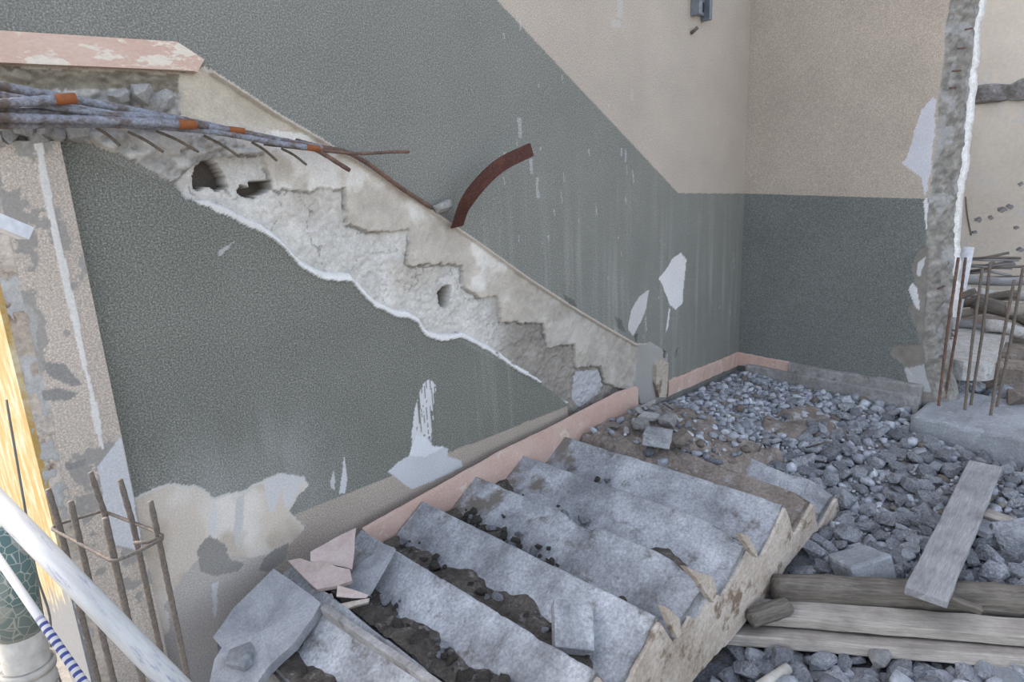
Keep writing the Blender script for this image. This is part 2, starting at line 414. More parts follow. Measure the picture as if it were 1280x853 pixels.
# paint bands: pale above a diagonal line parallel to the flight, green below it
knee, dtop, corner = np.array(W(848, 241.6)), np.array(W(621, 0)), np.array(W(932, 242))
sl = (knee[1]-dtop[1])/(knee[0]-dtop[0])
line = np.where(X < knee[0], knee[1]+sl*(X-knee[0]), knee[1]+(corner[1]-knee[1])*(X-knee[0])/(corner[0]-knee[0]))
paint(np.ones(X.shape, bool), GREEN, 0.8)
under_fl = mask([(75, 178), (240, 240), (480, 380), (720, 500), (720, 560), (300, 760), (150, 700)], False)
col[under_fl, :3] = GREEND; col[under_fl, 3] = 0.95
up = Z > line+0.002*fbm(X*25, Z*25, 0, 2)
paint(up, BEIGE, 0.42)
# grime and wear on the green: soft grey-blue wash streaks running down
stk = np.clip(fbm(X*26, Z*1.3, 0, 21)-0.10, 0, 1)*smooth(1.9, 0.9, Z)*smooth(1.5, 2.4, X)
g = ~up
col[g, :3] *= (1+0.5*stk[g])[:, None]
# lower pale band and limewash loss at the foot
band = (Z < 0.238+0.006*fbm(X*9, Z*9, 0, 31)) & (X < 3.2)
paint(band, LOWB, 0.55)
lime = mask([(120, 640), (168, 622), (192, 608), (216, 604), (246, 606), (268, 621), (300, 614), (322, 602), (346, 592), (378, 597), (387, 606), (372, 622),
             (362, 640), (380, 660), (330, 720), (250, 900), (120, 900)])
wash = smooth(0.95, 0.45, Z+0.12*fbm(X*4, Z*2, 0, 37))*smooth(1.5, 0.9, X)*smooth(-0.4, 0.5, fbm(X*6, Z*2, 0, 38)); wash[up | band] = 0
col[..., :3] = col[..., :3]*(1-0.35*wash[..., None])+np.array((0.45, 0.45, 0.44))*0.35*wash[..., None]; col[..., 3] *= 1-0.3*wash
paint(lime, (0.58, 0.51, 0.435), 0.10)
def soft(m, f, c):
    col[m, :3] = (col[..., :3]*(1-f[..., None])+np.array(c)*f[..., None])[m]
soft(lime, smooth(-0.1, 0.45, fbm(X*5, Z*4, 0, 33)), (0.66, 0.61, 0.555))
soft(lime, 0.8*smooth(0.1, 0.55, fbm(X*8, Z*6, 0, 39)), (0.44, 0.37, 0.295))
greyl = lime & (fbm(X*3.1+3, Z*3.1, 0, 35)-1.2*(Z-0.12) > 0.28); paint(greyl, (0.44, 0.40, 0.365), 0.3)
lipm = lime & ~shift(lime, 0, -2) ; col[lipm, :3] = (0.55, 0.53, 0.50)
for pts, c in (([(262, 640), (266, 625), (271, 640), (270, 668), (266, 700), (262, 690)], (0.60, 0.58, 0.56)),
               ([(330, 602), (352, 592), (383, 597), (374, 612), (365, 632), (357, 634), (352, 612), (343, 640), (336, 640)], (0.56, 0.55, 0.54)),
               ([(296, 622), (306, 616), (304, 652), (298, 690), (292, 660)], (0.52, 0.50, 0.48)),
               ([(264, 730), (272, 728), (270, 770), (266, 775)], (0.56, 0.55, 0.54)),
               ([(412, 603), (417, 588), (419, 612), (415, 612)], (0.5, 0.5, 0.5)), ([(424, 618), (430, 570), (434, 600), (432, 616)], (0.55, 0.55, 0.55)),
               ([(527, 482), (537, 474), (546, 484), (543, 510), (538, 552), (513, 554), (519, 510)], (0.60, 0.60, 0.60)),
               ([(485, 590), (498, 577), (515, 568), (514, 552), (524, 545), (536, 548), (542, 560), (553, 558), (560, 562), (559, 571), (577, 576), (578, 584), (540, 602), (516, 612), (505, 606)], (0.53, 0.53, 0.55)),
               ([(511, 570), (520, 545), (531, 546), (540, 558), (556, 559), (530, 572)], (0.66, 0.66, 0.68)),
               ([(271, 314), (293, 303), (290, 306), (275, 322)], (0.38, 0.38, 0.37))):
    mk = mask(pts, True, 0.45)
    if c[0] == 0.60 and pts[0][0] == 527: mk &= fbm(X*90, Z*9, 0, 41) > -0.12     # brushed streaks
    paint(mk, c, 0.1)
for pts in ([(246, 690), (262, 672), (280, 680), (288, 700), (306, 705), (300, 714), (270, 720), (250, 712)], [(323, 712), (330, 696), (362, 678), (356, 700), (335, 716)]):
    paint(mask(pts), (0.27, 0.255, 0.235), 0.3)
# flakes gone down to white
for pts in ([(851, 316), (858, 325), (855, 355), (853, 380), (845, 388), (838, 382), (833, 368), (828, 356), (824, 348), (832, 338), (840, 324)],
            [(811, 362), (808, 385), (801, 404), (791, 420), (785, 412), (789, 388), (800, 370)]):
    mk = mask(pts, True, 0.9); paint(mk, (0.66, 0.65, 0.64) if pts[0][0] > 840 else (0.52, 0.51, 0.50), 0.05, -0.0025)
paint(mask([(836, 386), (838, 386), (835, 410), (832, 416)], True, .2), (0.6, 0.6, 0.6), 0.05)
# dashes of splashed plaster
r2 = np.random.default_rng(5)
for i in range(70):
    u, v = r2.uniform(630, 920), r2.uniform(20, 430)
    if v < (u-621)*1.06-20 and r2.random() < 0.75: continue
    if v > 310 and u < 760: continue
    a0, L, wd = np.array(W(u, v)), r2.exponential(0.016)+0.005, r2.uniform(0.0012, 0.003)
    mk = (np.abs(X-a0[0]+0.15*(Z-a0[1])) < wd*2.0) & (np.abs(Z-a0[1]) < L*(0.6+0.8*(fbm(X*300, Z*0, 0, 45)+0.5)))
    ok = Z[mk] < 9
    col[mk, :3] = col[mk, :3]*0.6+np.array((0.60, 0.59, 0.58))*0.4
for u, v, h_, w_ in ((650, 160, 22, 5), (775, 5, 30, 10), (770, 30, 10, 16), (672, 235, 22, 4), (782, 195, 14, 4), (664, 208, 16, 5), (790, 118, 15, 5), (777, 190, 10, 3), (650, 30, 12, 3)):
    a0 = np.array(W(u, v)); mk = (np.abs(XR-a0[0]) < w_/400) & (np.abs(ZR-a0[1]) < h_/420)
    col[mk, :3] = col[mk, :3]*0.55+np.array((0.50, 0.50, 0.49))*0.45
# ---- scar left by the fallen flight
SCAR = [(256, 82), (300, 110), (345, 140), (400, 172), (440, 197), (500, 236), (545, 266), (600, 304), (660, 347), (720, 386), (760, 410), (795, 430), (815, 428), (832, 440), (834, 472),
        (832, 500), (800, 512), (712, 530), (709, 505), (690, 488), (655, 468), (612, 441), (575, 421), (552, 426), (532, 420), (523, 404), (486, 392), (470, 384), (455, 368), (436, 352),
        (412, 349), (396, 346), (372, 330), (352, 308), (330, 292), (306, 282), (280, 268), (250, 256), (228, 244), (216, 226), (186, 212), (150, 192), (128, 188), (112, 178), (76, 178), (0, 178), (0, 78), (240, 90)]
scar = mask(SCAR)
edge_smooth = inpoly(X, Z, WP(SCAR)); upper = Z > (W(255, 84)[1]+(W(800, 432)[1]-W(255, 84)[1])*(X-W(255, 84)[0])/(W(800, 432)[0]-W(255, 84)[0]))-0.06
scar = np.where(upper, edge_smooth, scar)
n_a = fbm(X*11, Z*11, 0, 51); n_b = fbm(X*38, Z*38, 0, 52); n_c = fbm(X*4, Z*4, 0, 53)
base = np.array((0.50, 0.45, 0.385))
cc = base[None, None, :]*(1+0.16*n_c+0.16*n_a+0.10*n_b)[..., None]
wht = smooth(0.0, 0.35, n_c+0.5*n_a); cc = cc*(1-wht[..., None])+np.array((0.68, 0.645, 0.59))*wht[..., None]
col[scar, :3] = cc[scar]; col[scar, 3] = 0.1; hgt[scar] = (-0.004+0.007*n_a+0.004*n_b)[scar]
gy_ = smooth(W(610, 380)[0], W(700, 420)[0], X+0.25*n_c)[..., None]*0.75; cc2 = cc*(1-gy_)+np.array((0.37, 0.34, 0.30))[None, None]*(1+0.2*n_a+0.15*n_b)[..., None]*gy_
col[scar, :3] = cc2[scar]
tan_ = mask([(252, 84), (300, 112), (345, 141), (390, 168), (340, 162), (290, 152), (222, 146), (224, 100), (240, 90)], True, 0.5)
col[tan_, :3] = (np.array((0.50, 0.44, 0.35))[None, None]*(1+0.2*n_a+0.12*n_b)[..., None])[tan_]
# zigzag of the vanished steps: rough concrete set back below it
ZIG = [(216, 226), (250, 190), (330, 190), (345, 236), (388, 240), (432, 234), (434, 282), (470, 292), (512, 288), (514, 332), (552, 328), (580, 332), (582, 360), (600, 372), (624, 372), (628, 404), (650, 402), (680, 405), (685, 434),
       (718, 430), (722, 462), (752, 456), (758, 478), (772, 486), (800, 490), (800, 512), (712, 530), (709, 505), (690, 488), (655, 468), (612, 441), (575, 421), (552, 426), (532, 420), (523, 404), (486, 392), (470, 384), (455, 368), (436, 352),
       (412, 349), (396, 346), (372, 330), (352, 308), (330, 292), (306, 282), (280, 268), (250, 256), (228, 244)]
zig = inpoly(X+wx*1.7, Z+wz*1.7, WP(ZIG)) & scar
pit = np.abs(fbm(X*20, Z*20, 0, 61)); pit2 = fbm(X*75, Z*75, 0, 62)
gc = np.array((0.55, 0.525, 0.485))[None, None]*(1+0.20*n_a+0.22*pit2+0.10*n_c)[..., None]
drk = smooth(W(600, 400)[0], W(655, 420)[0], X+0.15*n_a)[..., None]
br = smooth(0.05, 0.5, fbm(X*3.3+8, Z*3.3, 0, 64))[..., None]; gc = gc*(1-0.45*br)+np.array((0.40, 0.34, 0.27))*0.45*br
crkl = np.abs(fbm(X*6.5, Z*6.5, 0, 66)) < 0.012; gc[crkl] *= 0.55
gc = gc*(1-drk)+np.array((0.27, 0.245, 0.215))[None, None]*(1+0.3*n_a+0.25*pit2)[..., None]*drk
lite = (inpoly(XR, ZR, WP([(722, 466), (752, 462), (757, 482), (745, 500), (728, 510), (718, 500)])))
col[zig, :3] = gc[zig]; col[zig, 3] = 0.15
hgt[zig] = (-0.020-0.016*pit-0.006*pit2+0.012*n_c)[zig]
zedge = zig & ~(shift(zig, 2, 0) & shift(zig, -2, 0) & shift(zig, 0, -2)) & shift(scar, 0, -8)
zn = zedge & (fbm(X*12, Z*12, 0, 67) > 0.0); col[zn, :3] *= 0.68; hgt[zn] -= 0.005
col[lite & zig, :3] = (0.42, 0.42, 0.44)
# stony mortar behind the bars, soil line under the skirting
ston = mask([(0, 84), (100, 90), (225, 96), (224, 145), (270, 165), (330, 190), (250, 200), (216, 226), (186, 212), (150, 192), (112, 178), (0, 178)], True, 1.2)
sc_ = np.abs(fbm(X*16, Z*22, 0, 71)); sv = fbm(X*30, Z*40, 0, 72)
col[ston, :3] = (np.array((0.44, 0.42, 0.39))[None, None]*(1+0.5*(sc_-0.25)+0.35*sv)[..., None])[ston]
hgt[ston] = (0.016-0.07*(0.3-sc_)*(sc_ < 0.3)+0.010*sv)[ston]
soil = mask([(0, 84), (100, 88), (225, 94), (222, 118), (150, 112), (60, 112), (0, 104)], True, 1.5)
col[soil, :3] = (np.array((0.25, 0.215, 0.165))[None, None]*(1+0.4*sv)[..., None])[soil]
# ragged white lip where the ceiling plaster of the soffit broke away, thin mortar fillet on the upper edge
lo_lip = scar & ~shift(scar, 0, 3) & ~upper & (Z < 1.72) & (X > 0.75) & (Z > 0.26); lo_lip2 = scar & ~shift(scar, 1, 4) & ~upper & (Z < 1.72) & (X > 0.75) & (Z > 0.26)
wid = smooth(-0.1, 0.4, fbm(X*3, Z*3, 0, 81))
big = scar & ~shift(scar, -1, 6) & ~upper & (fbm(X*5, Z*5, 0, 83) > -0.35) & (Z < 1.6) & (Z > 0.62)
run = fbm(X*2.6, Z*2.6, 0, 85)+0.3*fbm(X*14, Z*14, 0, 86)
lo_lip &= run > -0.28; lo_lip2 &= run > 0.0
for mk, c, h_ in ((big, (0.66, 0.65, 0.63), 0.007), (lo_lip | lo_lip2, (0.72, 0.71, 0.69), 0.013)):
    if mk is big: col[mk, :3] = c
    else: col[mk, :3] = c
    hgt[mk] = h_; col[mk, 3] = 0.05
up_lip = scar & ~shift(scar, 0, -3) & (X > W(262, 88)[0]) & (X < W(800, 432)[0]) & upper
col[up_lip, :3] = (0.50, 0.43, 0.36); hgt[up_lip] = 0.014
# broken plaster at the flight's foot
stub = inpoly(XR, ZR, WP([(796, 432), (812, 428), (834, 442), (832, 500), (800, 505), (793, 480)]))
col[stub, :3] = (0.33, 0.32, 0.30); hgt[stub] = 0.008+0.003*n_a[stub]
crk = inpoly(X+wx*1.3, Z+wz*1.3, WP([(829, 437), (833, 440), (832, 450), (828, 446)])) | inpoly(X+wx, Z+wz, WP([(845, 437), (848, 436), (847, 446), (845, 447)])) | inpoly(X+wx, Z+wz, WP([(794, 420), (797, 418), (797, 428), (795, 428)]))
hgt[crk] = -0.02; col[crk, :3] = (0.12, 0.11, 0.10)
dk = inpoly(XR, ZR, WP([(704, 368), (718, 376), (722, 386), (708, 380)])) | inpoly(XR, ZR, WP([(768, 396), (778, 400), (782, 416), (772, 410)]))
col[dk, :3] *= 0.6
# holes knocked right into the wall
for pts in ([(243, 222), (247, 208), (256, 200), (266, 199), (276, 206), (284, 222), (288, 234), (272, 238), (262, 232), (252, 238), (246, 236)],
            [(299, 240), (304, 232), (313, 236), (314, 227), (326, 226), (340, 226), (340, 236), (334, 241), (322, 244), (318, 248), (306, 246)],
            [(551, 368), (560, 358), (568, 357), (566, 372), (562, 386), (554, 384)]):
    mk = inpoly(X+wx*0.5, Z+wz*0.5, WP(pts))
    hgt[mk] = -0.13-0.02*n_a[mk]; col[mk, :3] = (0.13, 0.11, 0.095)
V = np.stack([X, -hgt, Z], -1).reshape(-1, 3)
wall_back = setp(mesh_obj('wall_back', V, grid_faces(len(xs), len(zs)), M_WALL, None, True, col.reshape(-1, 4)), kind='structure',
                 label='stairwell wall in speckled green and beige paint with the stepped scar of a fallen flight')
core = bm_obj('wall_core', boxbm(0.22, 4.93, 0.17, 0.30, -0.7, 3.3), M_SLAB, wall_back)
upp = bm_obj('upper_wall_sun_block', boxbm(0.20, 4.95, 0.02, 0.30, 2.2, 4.3), M_FAR, wall_back)  # unseen above the view; height chosen to keep sun off the stairwell
ext = bm_obj('added_sun_block', boxbm(4.93, 9.0, 0.02, 0.30, -0.7, 4.3), M_FAR, wall_back)  # added, hidden past the corner, only to block the sun

# ---- pale pier at the left end, proud of the wall
px_ = np.arange(0.2, 0.4461, 0.004); pz_ = np.concatenate([np.arange(-0.6, 0, 0.02), np.arange(0, 1.812, 0.006)])
PX, PZ = np.meshgrid(px_, pz_, indexing='ij')
pc = np.zeros(PX.shape+(4,)); ph = 0.0015*fbm(PX*9, PZ*9, 0, 91)
pc[..., :3] = (0.47, 0.405, 0.345); pc[..., 3] = 0.5
gr = fbm(PX*5, PZ*3.2, 0, 92)+0.35*fbm(PX*20, PZ*20, 0, 93)
sm_ = gr > 0.03; pc[sm_, :3] = (0.30, 0.28, 0.255); pc[sm_, 3] = 0.12
sm2 = gr > 0.30; pc[sm2, :3] = (0.36, 0.345, 0.325)
lf = PX < 0.262+0.014*fbm(PX*3, PZ*4, 0, 94); rr = np.abs(fbm(PX*22, PZ*16, 0, 95))
pc[lf, :3] = (np.array((0.36, 0.35, 0.335))[None, None]*(0.75+0.8*rr)[..., None])[lf]; pc[lf, 3] = 0.1; ph[lf] -= (0.03*(0.32-rr)*(rr < 0.32)+0.004)[lf]
cx = 0.383+0.006*fbm(PX*0+1, PZ*5, 0, 96); wl_ = 0.0105*(0.6+0.45*fbm(PX*0, PZ*12, 0, 97))+0.004*smooth(0.7, 1.4, PZ)
crk = (np.abs(PX-cx) < wl_) & (PZ > 0.78); pc[crk, :3] = (0.62, 0.595, 0.56); pc[crk, 3] = 0.05; ph[crk] += 0.003
rt = (PX > cx+wl_) & ~sm_; pc[rt, :3] = (0.43, 0.37, 0.315)
pch = inpoly(PX+0.004*fbm(PX*30, PZ*30, 0, 98), PZ, [(p[0], p[2]) for p in (at_y(122, 583, -.06), at_y(151, 546, -.06), at_y(166, 620, -.06), at_y(178, 690, -.06), at_y(140, 680, -.06))])
pc[pch, :3] = (0.52, 0.52, 0.53); pc[pch, 3] = 0.1
for pts in ([(55, 452), (80, 455), (102, 480), (92, 484), (60, 470)], [(52, 490), (70, 484), (98, 492), (88, 500), (56, 502)], [(80, 580), (108, 574), (104, 584), (84, 588)]):
    mk = inpoly(PX, PZ, [(p[0], p[2]) for p in (at_y(u, v, -.06) for u, v in pts)]); pc[mk, :3] = (0.24, 0.23, 0.215); pc[mk, 3] = 0.2
pier = setp(mesh_obj('wall_pier', np.stack([PX, -0.06-ph, PZ], -1).reshape(-1, 3), grid_faces(len(px_), len(pz_)), M_WALL, None, True, pc.reshape(-1, 4)), kind='structure',
            label='pale patched pier with a white vertical crack at the left end of the green wall')
bm_obj('pier_core', boxbm(0.204, 0.4455, -0.055, 0.16, -0.6, 1.808), M_STRG, pier)

# ---- yellow outer wall running back from the pier
wl_o = setp(bm_obj('wall_left', boxbm(0.196, 0.212, -0.056, 6.0, -0.8, 2.0), M_YELL), kind='structure', label='peeling yellow outer wall in sunlight left of the pier')

# ---- side wall with its broken end
def sidey(u, v): p = at_x(u, v); return p[1], p[2]
def SP(pts): return [sidey(u, v) for u, v in pts]
zz = np.concatenate([np.arange(-0.04, 1.34, 0.010), np.arange(1.34, 1.43, 0.0025), np.arange(1.43, 3.0, 0.010)])
endk = [(1186, -40), (1186, 0), (1181, 30), (1178, 75), (1171, 130), (1168, 190), (1160, 245), (1156, 290), (1158, 330), (1156, 380), (1152, 430), (1157, 470), (1166, 505)]
ek = sorted([(sidey(u, v)[1], sidey(u, v)[0]) for u, v in endk])
yend = np.interp(zz, [e[0] for e in ek], [e[1] for e in ek])+0.008*fbm(zz*13, 0*zz, 0, 101)
s = np.concatenate([np.linspace(0, 0.72, 60), np.linspace(0.725, 1, 56)])
tx = np.linspace(0, 1, 26)[1:]                                     # across the broken end
TH = 0.20
S, ZZ = np.meshgrid(s, zz, indexing='ij'); YY = S*yend[None, :]
sh_ = 0.001*fbm(YY*6, ZZ*6, 0, 102); scol = np.zeros(YY.shape+(4,))
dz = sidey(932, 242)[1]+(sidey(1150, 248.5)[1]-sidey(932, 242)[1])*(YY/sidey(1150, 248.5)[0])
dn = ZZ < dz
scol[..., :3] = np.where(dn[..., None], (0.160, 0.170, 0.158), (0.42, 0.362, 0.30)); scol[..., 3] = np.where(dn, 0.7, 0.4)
rg = 0.010*fbm(YY*15, ZZ*15, 0, 103)
def smk(pts): return inpoly(YY+rg, ZZ+rg, SP(pts))
dmp = smk([(1150, 310), (1140, 330), (1147, 372), (1135, 385), (1146, 410), (1150, 430), (1118, 432), (1112, 442), (1128, 455), (1140, 470), (1136, 500), (1200, 505), (1200, 300)])
scol[dmp, :3] = np.array((0.235, 0.215, 0.19))*(1+0.25*fbm(YY*20, ZZ*20, 0, 104)[dmp])[:, None]; scol[dmp, 3] = 0.2; sh_[dmp] -= 0.006
for pts, c in (([(1128, 205), (1136, 190), (1142, 165), (1152, 140), (1166, 122), (1170, 124), (1166, 190), (1160, 240), (1156, 246), (1152, 222), (1142, 215)], (0.56, 0.56, 0.60)),
               ([(1154, 252), (1158, 246), (1164, 280), (1158, 296)], (0.62, 0.62, 0.62)), ([(1146, 330), (1157, 320), (1150, 345), (1146, 345)], (0.55, 0.55, 0.55)),
               ([(1135, 362), (1140, 353), (1147, 362), (1149, 388), (1144, 384)], (0.62, 0.62, 0.62)), ([(1130, 462), (1160, 455), (1164, 492), (1140, 488)], (0.42, 0.42, 0.42))):
    mk = smk(pts); scol[mk, :3] = c; scol[mk, 3] = 0.1
edge_in = np.exp(-(YY-yend[None, :])/0.02)*0.008; edge_in = np.clip(edge_in, 0, 0.02)
front = np.stack([4.93+sh_*0-sh_+edge_in*0.6, YY, ZZ], -1)
T_, Z2 = np.meshgrid(tx, zz, indexing='ij')
ye = np.broadcast_to(yend[None, :], T_.shape)
rough = 0.020*fbm(T_*3, Z2*9, 0, 105)+0.016*fbm(T_*9, Z2*38, 0, 106)
dep = -0.10*T_*smooth(0, .15, T_)
endy = ye-0.115*T_+rough*np.sin(np.pi*np.clip(T_, .0, 1))**0.4-0.02*np.sin(np.pi*T_)
endv = np.stack([4.93+TH*T_, endy, Z2], -1)
ecol = np.zeros(T_.shape+(4,)); ecol[..., :3] = np.array((0.24, 0.225, 0.20))[None, None]*(1+0.55*fbm(T_*6, Z2*30, 0, 107)+0.3*fbm(T_*18, Z2*90, 0, 108))[..., None]; ecol[..., 3] = 0.1
pal = fbm(T_*3, Z2*11, 0, 109) > 0.22; ecol[pal, :3] = ecol[pal, :3]*0.5+0.20
VV = np.concatenate([front, endv], 0); CC = np.concatenate([scol, ecol], 0)
wall_side = setp(mesh_obj('wall_side', VV.reshape(-1, 3), grid_faces(VV.shape[0], VV.shape[1]), M_WALL, None, True, CC.reshape(-1, 4)), kind='structure',
                 label='short side wall in dark green and beige paint broken off at its near end')
# far-side white render skin standing proud of the break
wk = np.linspace(0, 1, 4); zr = np.arange(0.55, 3.0, 0.02)
ye2 = np.interp(zr, zz, yend); wv = []
for i, z_ in enumerate(zr):
    y0 = ye2[i]-0.116+0.007*float(vnoise(z_*7, 3.0, 0, 111))+0.006*float(vnoise(z_*25, 3.0, 0, 112))
    wv += [(4.93+TH-0.014, y0+0.10, z_), (4.93+TH-0.012+0.006*float(vnoise(z_*20, 7.0)), y0, z_), (4.93+TH+0.018, y0-0.030, z_), (4.93+TH+0.020, y0+0.5, z_)]
bk = mesh_obj('render_skin', wv, grid_faces(len(zr), 4), M_WHITEP, wall_side)
bm_obj('wall_side_core', boxbm(4.99, 5.10, -1.12, 0.02, -0.1, 3.0), M_SLAB, wall_side)
# steel stubs in the break
for u, v, L in ((1198, 62, .05), (1192, 90, .06), (1188, 111, .05), (1206, 38, .03), (1172, 360, .03)):
    p = at_x(u, v, 5.0); tube_obj('steel_stub', [p+np.array([-L, -0.01, 0]), p+np.array([L, -0.03, 0.01])], 0.006, M_BARR, wall_side, 6)

# ------------------------------------------------------------------ skirtings and plinth
def board(name, p0, p1, h, th, out, mat, label, cuts=24, rough=0.002, seed=0, lower=0.0):
    """skirting along the floor from p0 to p1, sticking out of the wall by th"""
    p0, p1 = np.asarray(p0, float), np.asarray(p1, float); d = p1-p0; L = np.linalg.norm(d); e = d/L; o_ = np.asarray(out, float)
    prof = [(0, 0), (th, 0), (th, h*0.92), (th*0.7, h), (0, h)]
    V, F = [], []
    for i in range(cuts+1):
        t = i/cuts
        for q, (a, c) in enumerate(prof):
            n_ = 0.5*rough*float(vnoise(t*L*20, q*3.1+seed, 0, 7)) + rough*float(vnoise(t*L*45, q*7.7+seed, 0, 8))
            V.append(e*L*t + o_*(a+n_*(a > 0)) + np.array([0, 0, c+n_*(2 if q == 0 or q == 1 else 1)]))
    k = len(prof)
    for i in range(cuts):
        for q in range(k):
            F.append((i*k+q, (i+1)*k+q, (i+1)*k+(q+1) % k, i*k+(q+1) % k))
    F.append(tuple(range(k))); F.append(tuple(cuts*k+q for q in range(k))[::-1])
    o = mesh_obj(name, V, F, mat); o.location = p0
    return setp(o, label, kind='structure')
pA, pB = at_y(836, 475, -0.02), at_y(922, 443, -0.02)
board('baseboard_back', (pA[0], -0.002, pA[2]-0.125), (4.925, -0.002, pB[2]-0.105), 0.115, 0.018, (0, -1, 0), M_PINK, 'pink skirting strip at the foot of the green wall by the corner', 40, 0.004)
p2 = at_x(986, 454, 4.91)
board('baseboard_side', (4.928, -0.02, 0.010), (4.928, p2[1], 0.002), 0.105, 0.018, (-1, 0, 0), M_PINK, 'short pink skirting strip on the side wall next to the corner', 16, 0.003)
pl = setp(bm_obj('trim_1', boxbm(4.885, 4.96, -1.36, p2[1]+0.004, -0.06, 0.105, 0.012, 40, 0.014, 5), M_SLAB), kind='structure', label='bare concrete plinth along the foot of the side wall')
bm_obj('plinth_foot', boxbm(4.865, 4.96, -1.36, -0.10, -0.09, 0.035, 0.012, 36, 0.016, 15), M_SLAB, pl)
# upper landing skirting, mitred where the flight began
ub = [W(-40, 38), W(218, 54), W(252, 76), W(243, 92), W(238, 90), W(0, 80), W(-40, 79)]
bmx = bmesh.new(); vt = [bmx.verts.new((x, -0.030, z)) for x, z in ub]; vb = [bmx.verts.new((x, 0.012, z)) for x, z in ub]
ft = bmx.faces.new(vt); fb = bmx.faces.new(vb[::-1])
for i in range(len(ub)): bmx.faces.new((vt[i], vb[i], vb[(i+1) % len(ub)], vt[(i+1) % len(ub)]))
bmesh.ops.triangulate(bmx, faces=[ft, fb])
setp(bm_obj('baseboard_upper', bmx, M_PINKU), kind='structure', label='peeling pink skirting of the upper landing, cut to a point where the flight began')

# ================================================================== GROUND
CTRL = np.array([(4.8, -.1, -.045), (4.2, -.1, -.04), (3.7, -.15, -.02), (3.6, -.5, -.03), (4.75, -.7, -.07), (4.75, -1.25, -.10), (4.45, -1.4, -.13), (4.1, -.9, -.12), (3.7, -1.1, -.19), (3.4, -1.6, -.29), (4.4, -2.0, -.19), (4.4, -2.8, -.27),
                 (3.2, -2.2, -.36), (2.6, -1.8, -.43), (2.0, -1.6, -.44), (2.8, -2.5, -.44), (1.9, -2.0, -.45), (1.2, -.7, -.46), (.5, -.5, -.45), (0, -1, -.45), (0, -.2, -.40), (1, -2, -.48), (3, -.6, -.25), (2.4, -.6, -.36), (3.8, -3.2, -.4)])
def terrain(x, y):
    x, y = np.asarray(x, float), np.asarray(y, float); num = 0; den = 0
    for cx_, cy_, cz_ in CTRL:
        w_ = 1/((x-cx_)**2+(y-cy_)**2+0.02)**2; num = num+w_*cz_; den = den+w_
    return num/den
gx, gy = np.arange(-0.9, 4.92, 0.03), np.arange(-3.4, 0.021, 0.03)
GX, GY = np.meshgrid(gx, gy, indexing='ij'); GZ = terrain(GX, GY)+0.02*fbm(GX*6, GY*6, 0, 121)+0.008*fbm(GX*25, GY*25, 0, 122)
setp(mesh_obj('floor', np.stack([GX, GY, GZ], -1).reshape(-1, 3), grid_faces(len(gx), len(gy)), M_GRND, None, True), kind='structure', label='bed of grey crushed rubble fines under the stairwell')
setp(mesh_obj('ground', [(-40, -40, -.62), (60, -40, -.62), (60, 40, -.62), (-40, 40, -.62)], [(0, 1, 2, 3)], M_YARD), kind='structure', label='bare earth yard around the building')
ox, oy = np.arange(5.05, 9.0, 0.06), np.arange(-4.2, 0.05, 0.06)
OX, OY = np.meshgrid(ox, oy, indexing='ij'); OZ = -0.10+0.06*(OX-5.05)/2+0.03*fbm(OX*4, OY*4, 0, 123)
setp(mesh_obj('ground', np.stack([OX, OY, OZ], -1).reshape(-1, 3), grid_faces(len(ox), len(oy)), M_GRND, None, True), kind='structure', label='rubble strewn ground beyond the footing beam')
# far wall of the yard
fw = setp(bm_obj('wall_far', boxbm(7.6, 7.85, -5.0, 0.3, -0.7, 4.5), M_FAR), kind='structure', label='far beige rendered wall seen past the broken end')
lz = at_x(1245, 112, 7.6)
bm_obj('mortar_course', boxbm(7.55, 7.7, -5.0, 0.3, lz[2]-0.11, lz[2]+0.06, 0.02, 60, 0.06, 3), M_FARD, fw)
rb = np.random.default_rng(8)
for u, v, r_ in ((1238, 272, 5), (1252, 262, 7), (1262, 258, 6), (1275, 312, 5), (1222, 275, 6), (1218, 290, 4), (1276, 230, 4), (1270, 285, 4), (1262, 330, 8), (1240, 332, 7)):
    p = at_x(u, v, 7.597); R_ = r_/170
    plate('bare_patch', [p+np.array([0, R_*math.cos(t)*rb.uniform(.5, 1.2), R_*math.sin(t)*rb.uniform(.4, 1.1)]) for t in np.linspace(0, 6.0, 13)], 0.003, M_FARD, fw, (-1, 0, 0))
# footing beam with starter bars
fo = setp(bm_obj('footing_beam', boxbm(4.57, 5.32, -4.0, -1.40, -0.5, -0.012, 0.02, 70, 0.018, 9), M_LEDG), 'grey concrete footing beam carrying the six starter bars', 'footing')

# ================================================================== FALLEN FLIGHT
ORG = np.array([2.685, -0.069, 0.101]); E1 = np.array([0.99924, 0.03906, 0]); E2 = np.array([0.0390, -0.99924, 0]); WID = 1.332
SP_, TB, TC = 0.351, -0.2523, -0.1577
def FL(a, b_, c):
    """flight coordinates (along, across from the wall, up) -> world; the far end sags towards its free edge"""
    a, b_, c = np.asarray(a, float), np.asarray(b_, float), np.asarray(c, float)
    c = c-0.25*np.clip(a-0.03, 0, None)*np.clip(b_/WID, 0, 1.1)-0.06*np.clip(a-0.03, 0, None)
    return ORG+a[..., None]*E1+b_[..., None]*E2+c[..., None]*np.array([0, 0, 1.0])
flight = setp(empty('stair_flight', (2.0, -0.75, -0.2)), 'fallen concrete stair flight lying flat on the rubble with its pink skirting', 'staircase')
FO = np.array(flight.location)
def part_f(name, V, F, mat, smoothed=True): return mesh_obj(name, V-FO, F, mat, flight, smoothed)
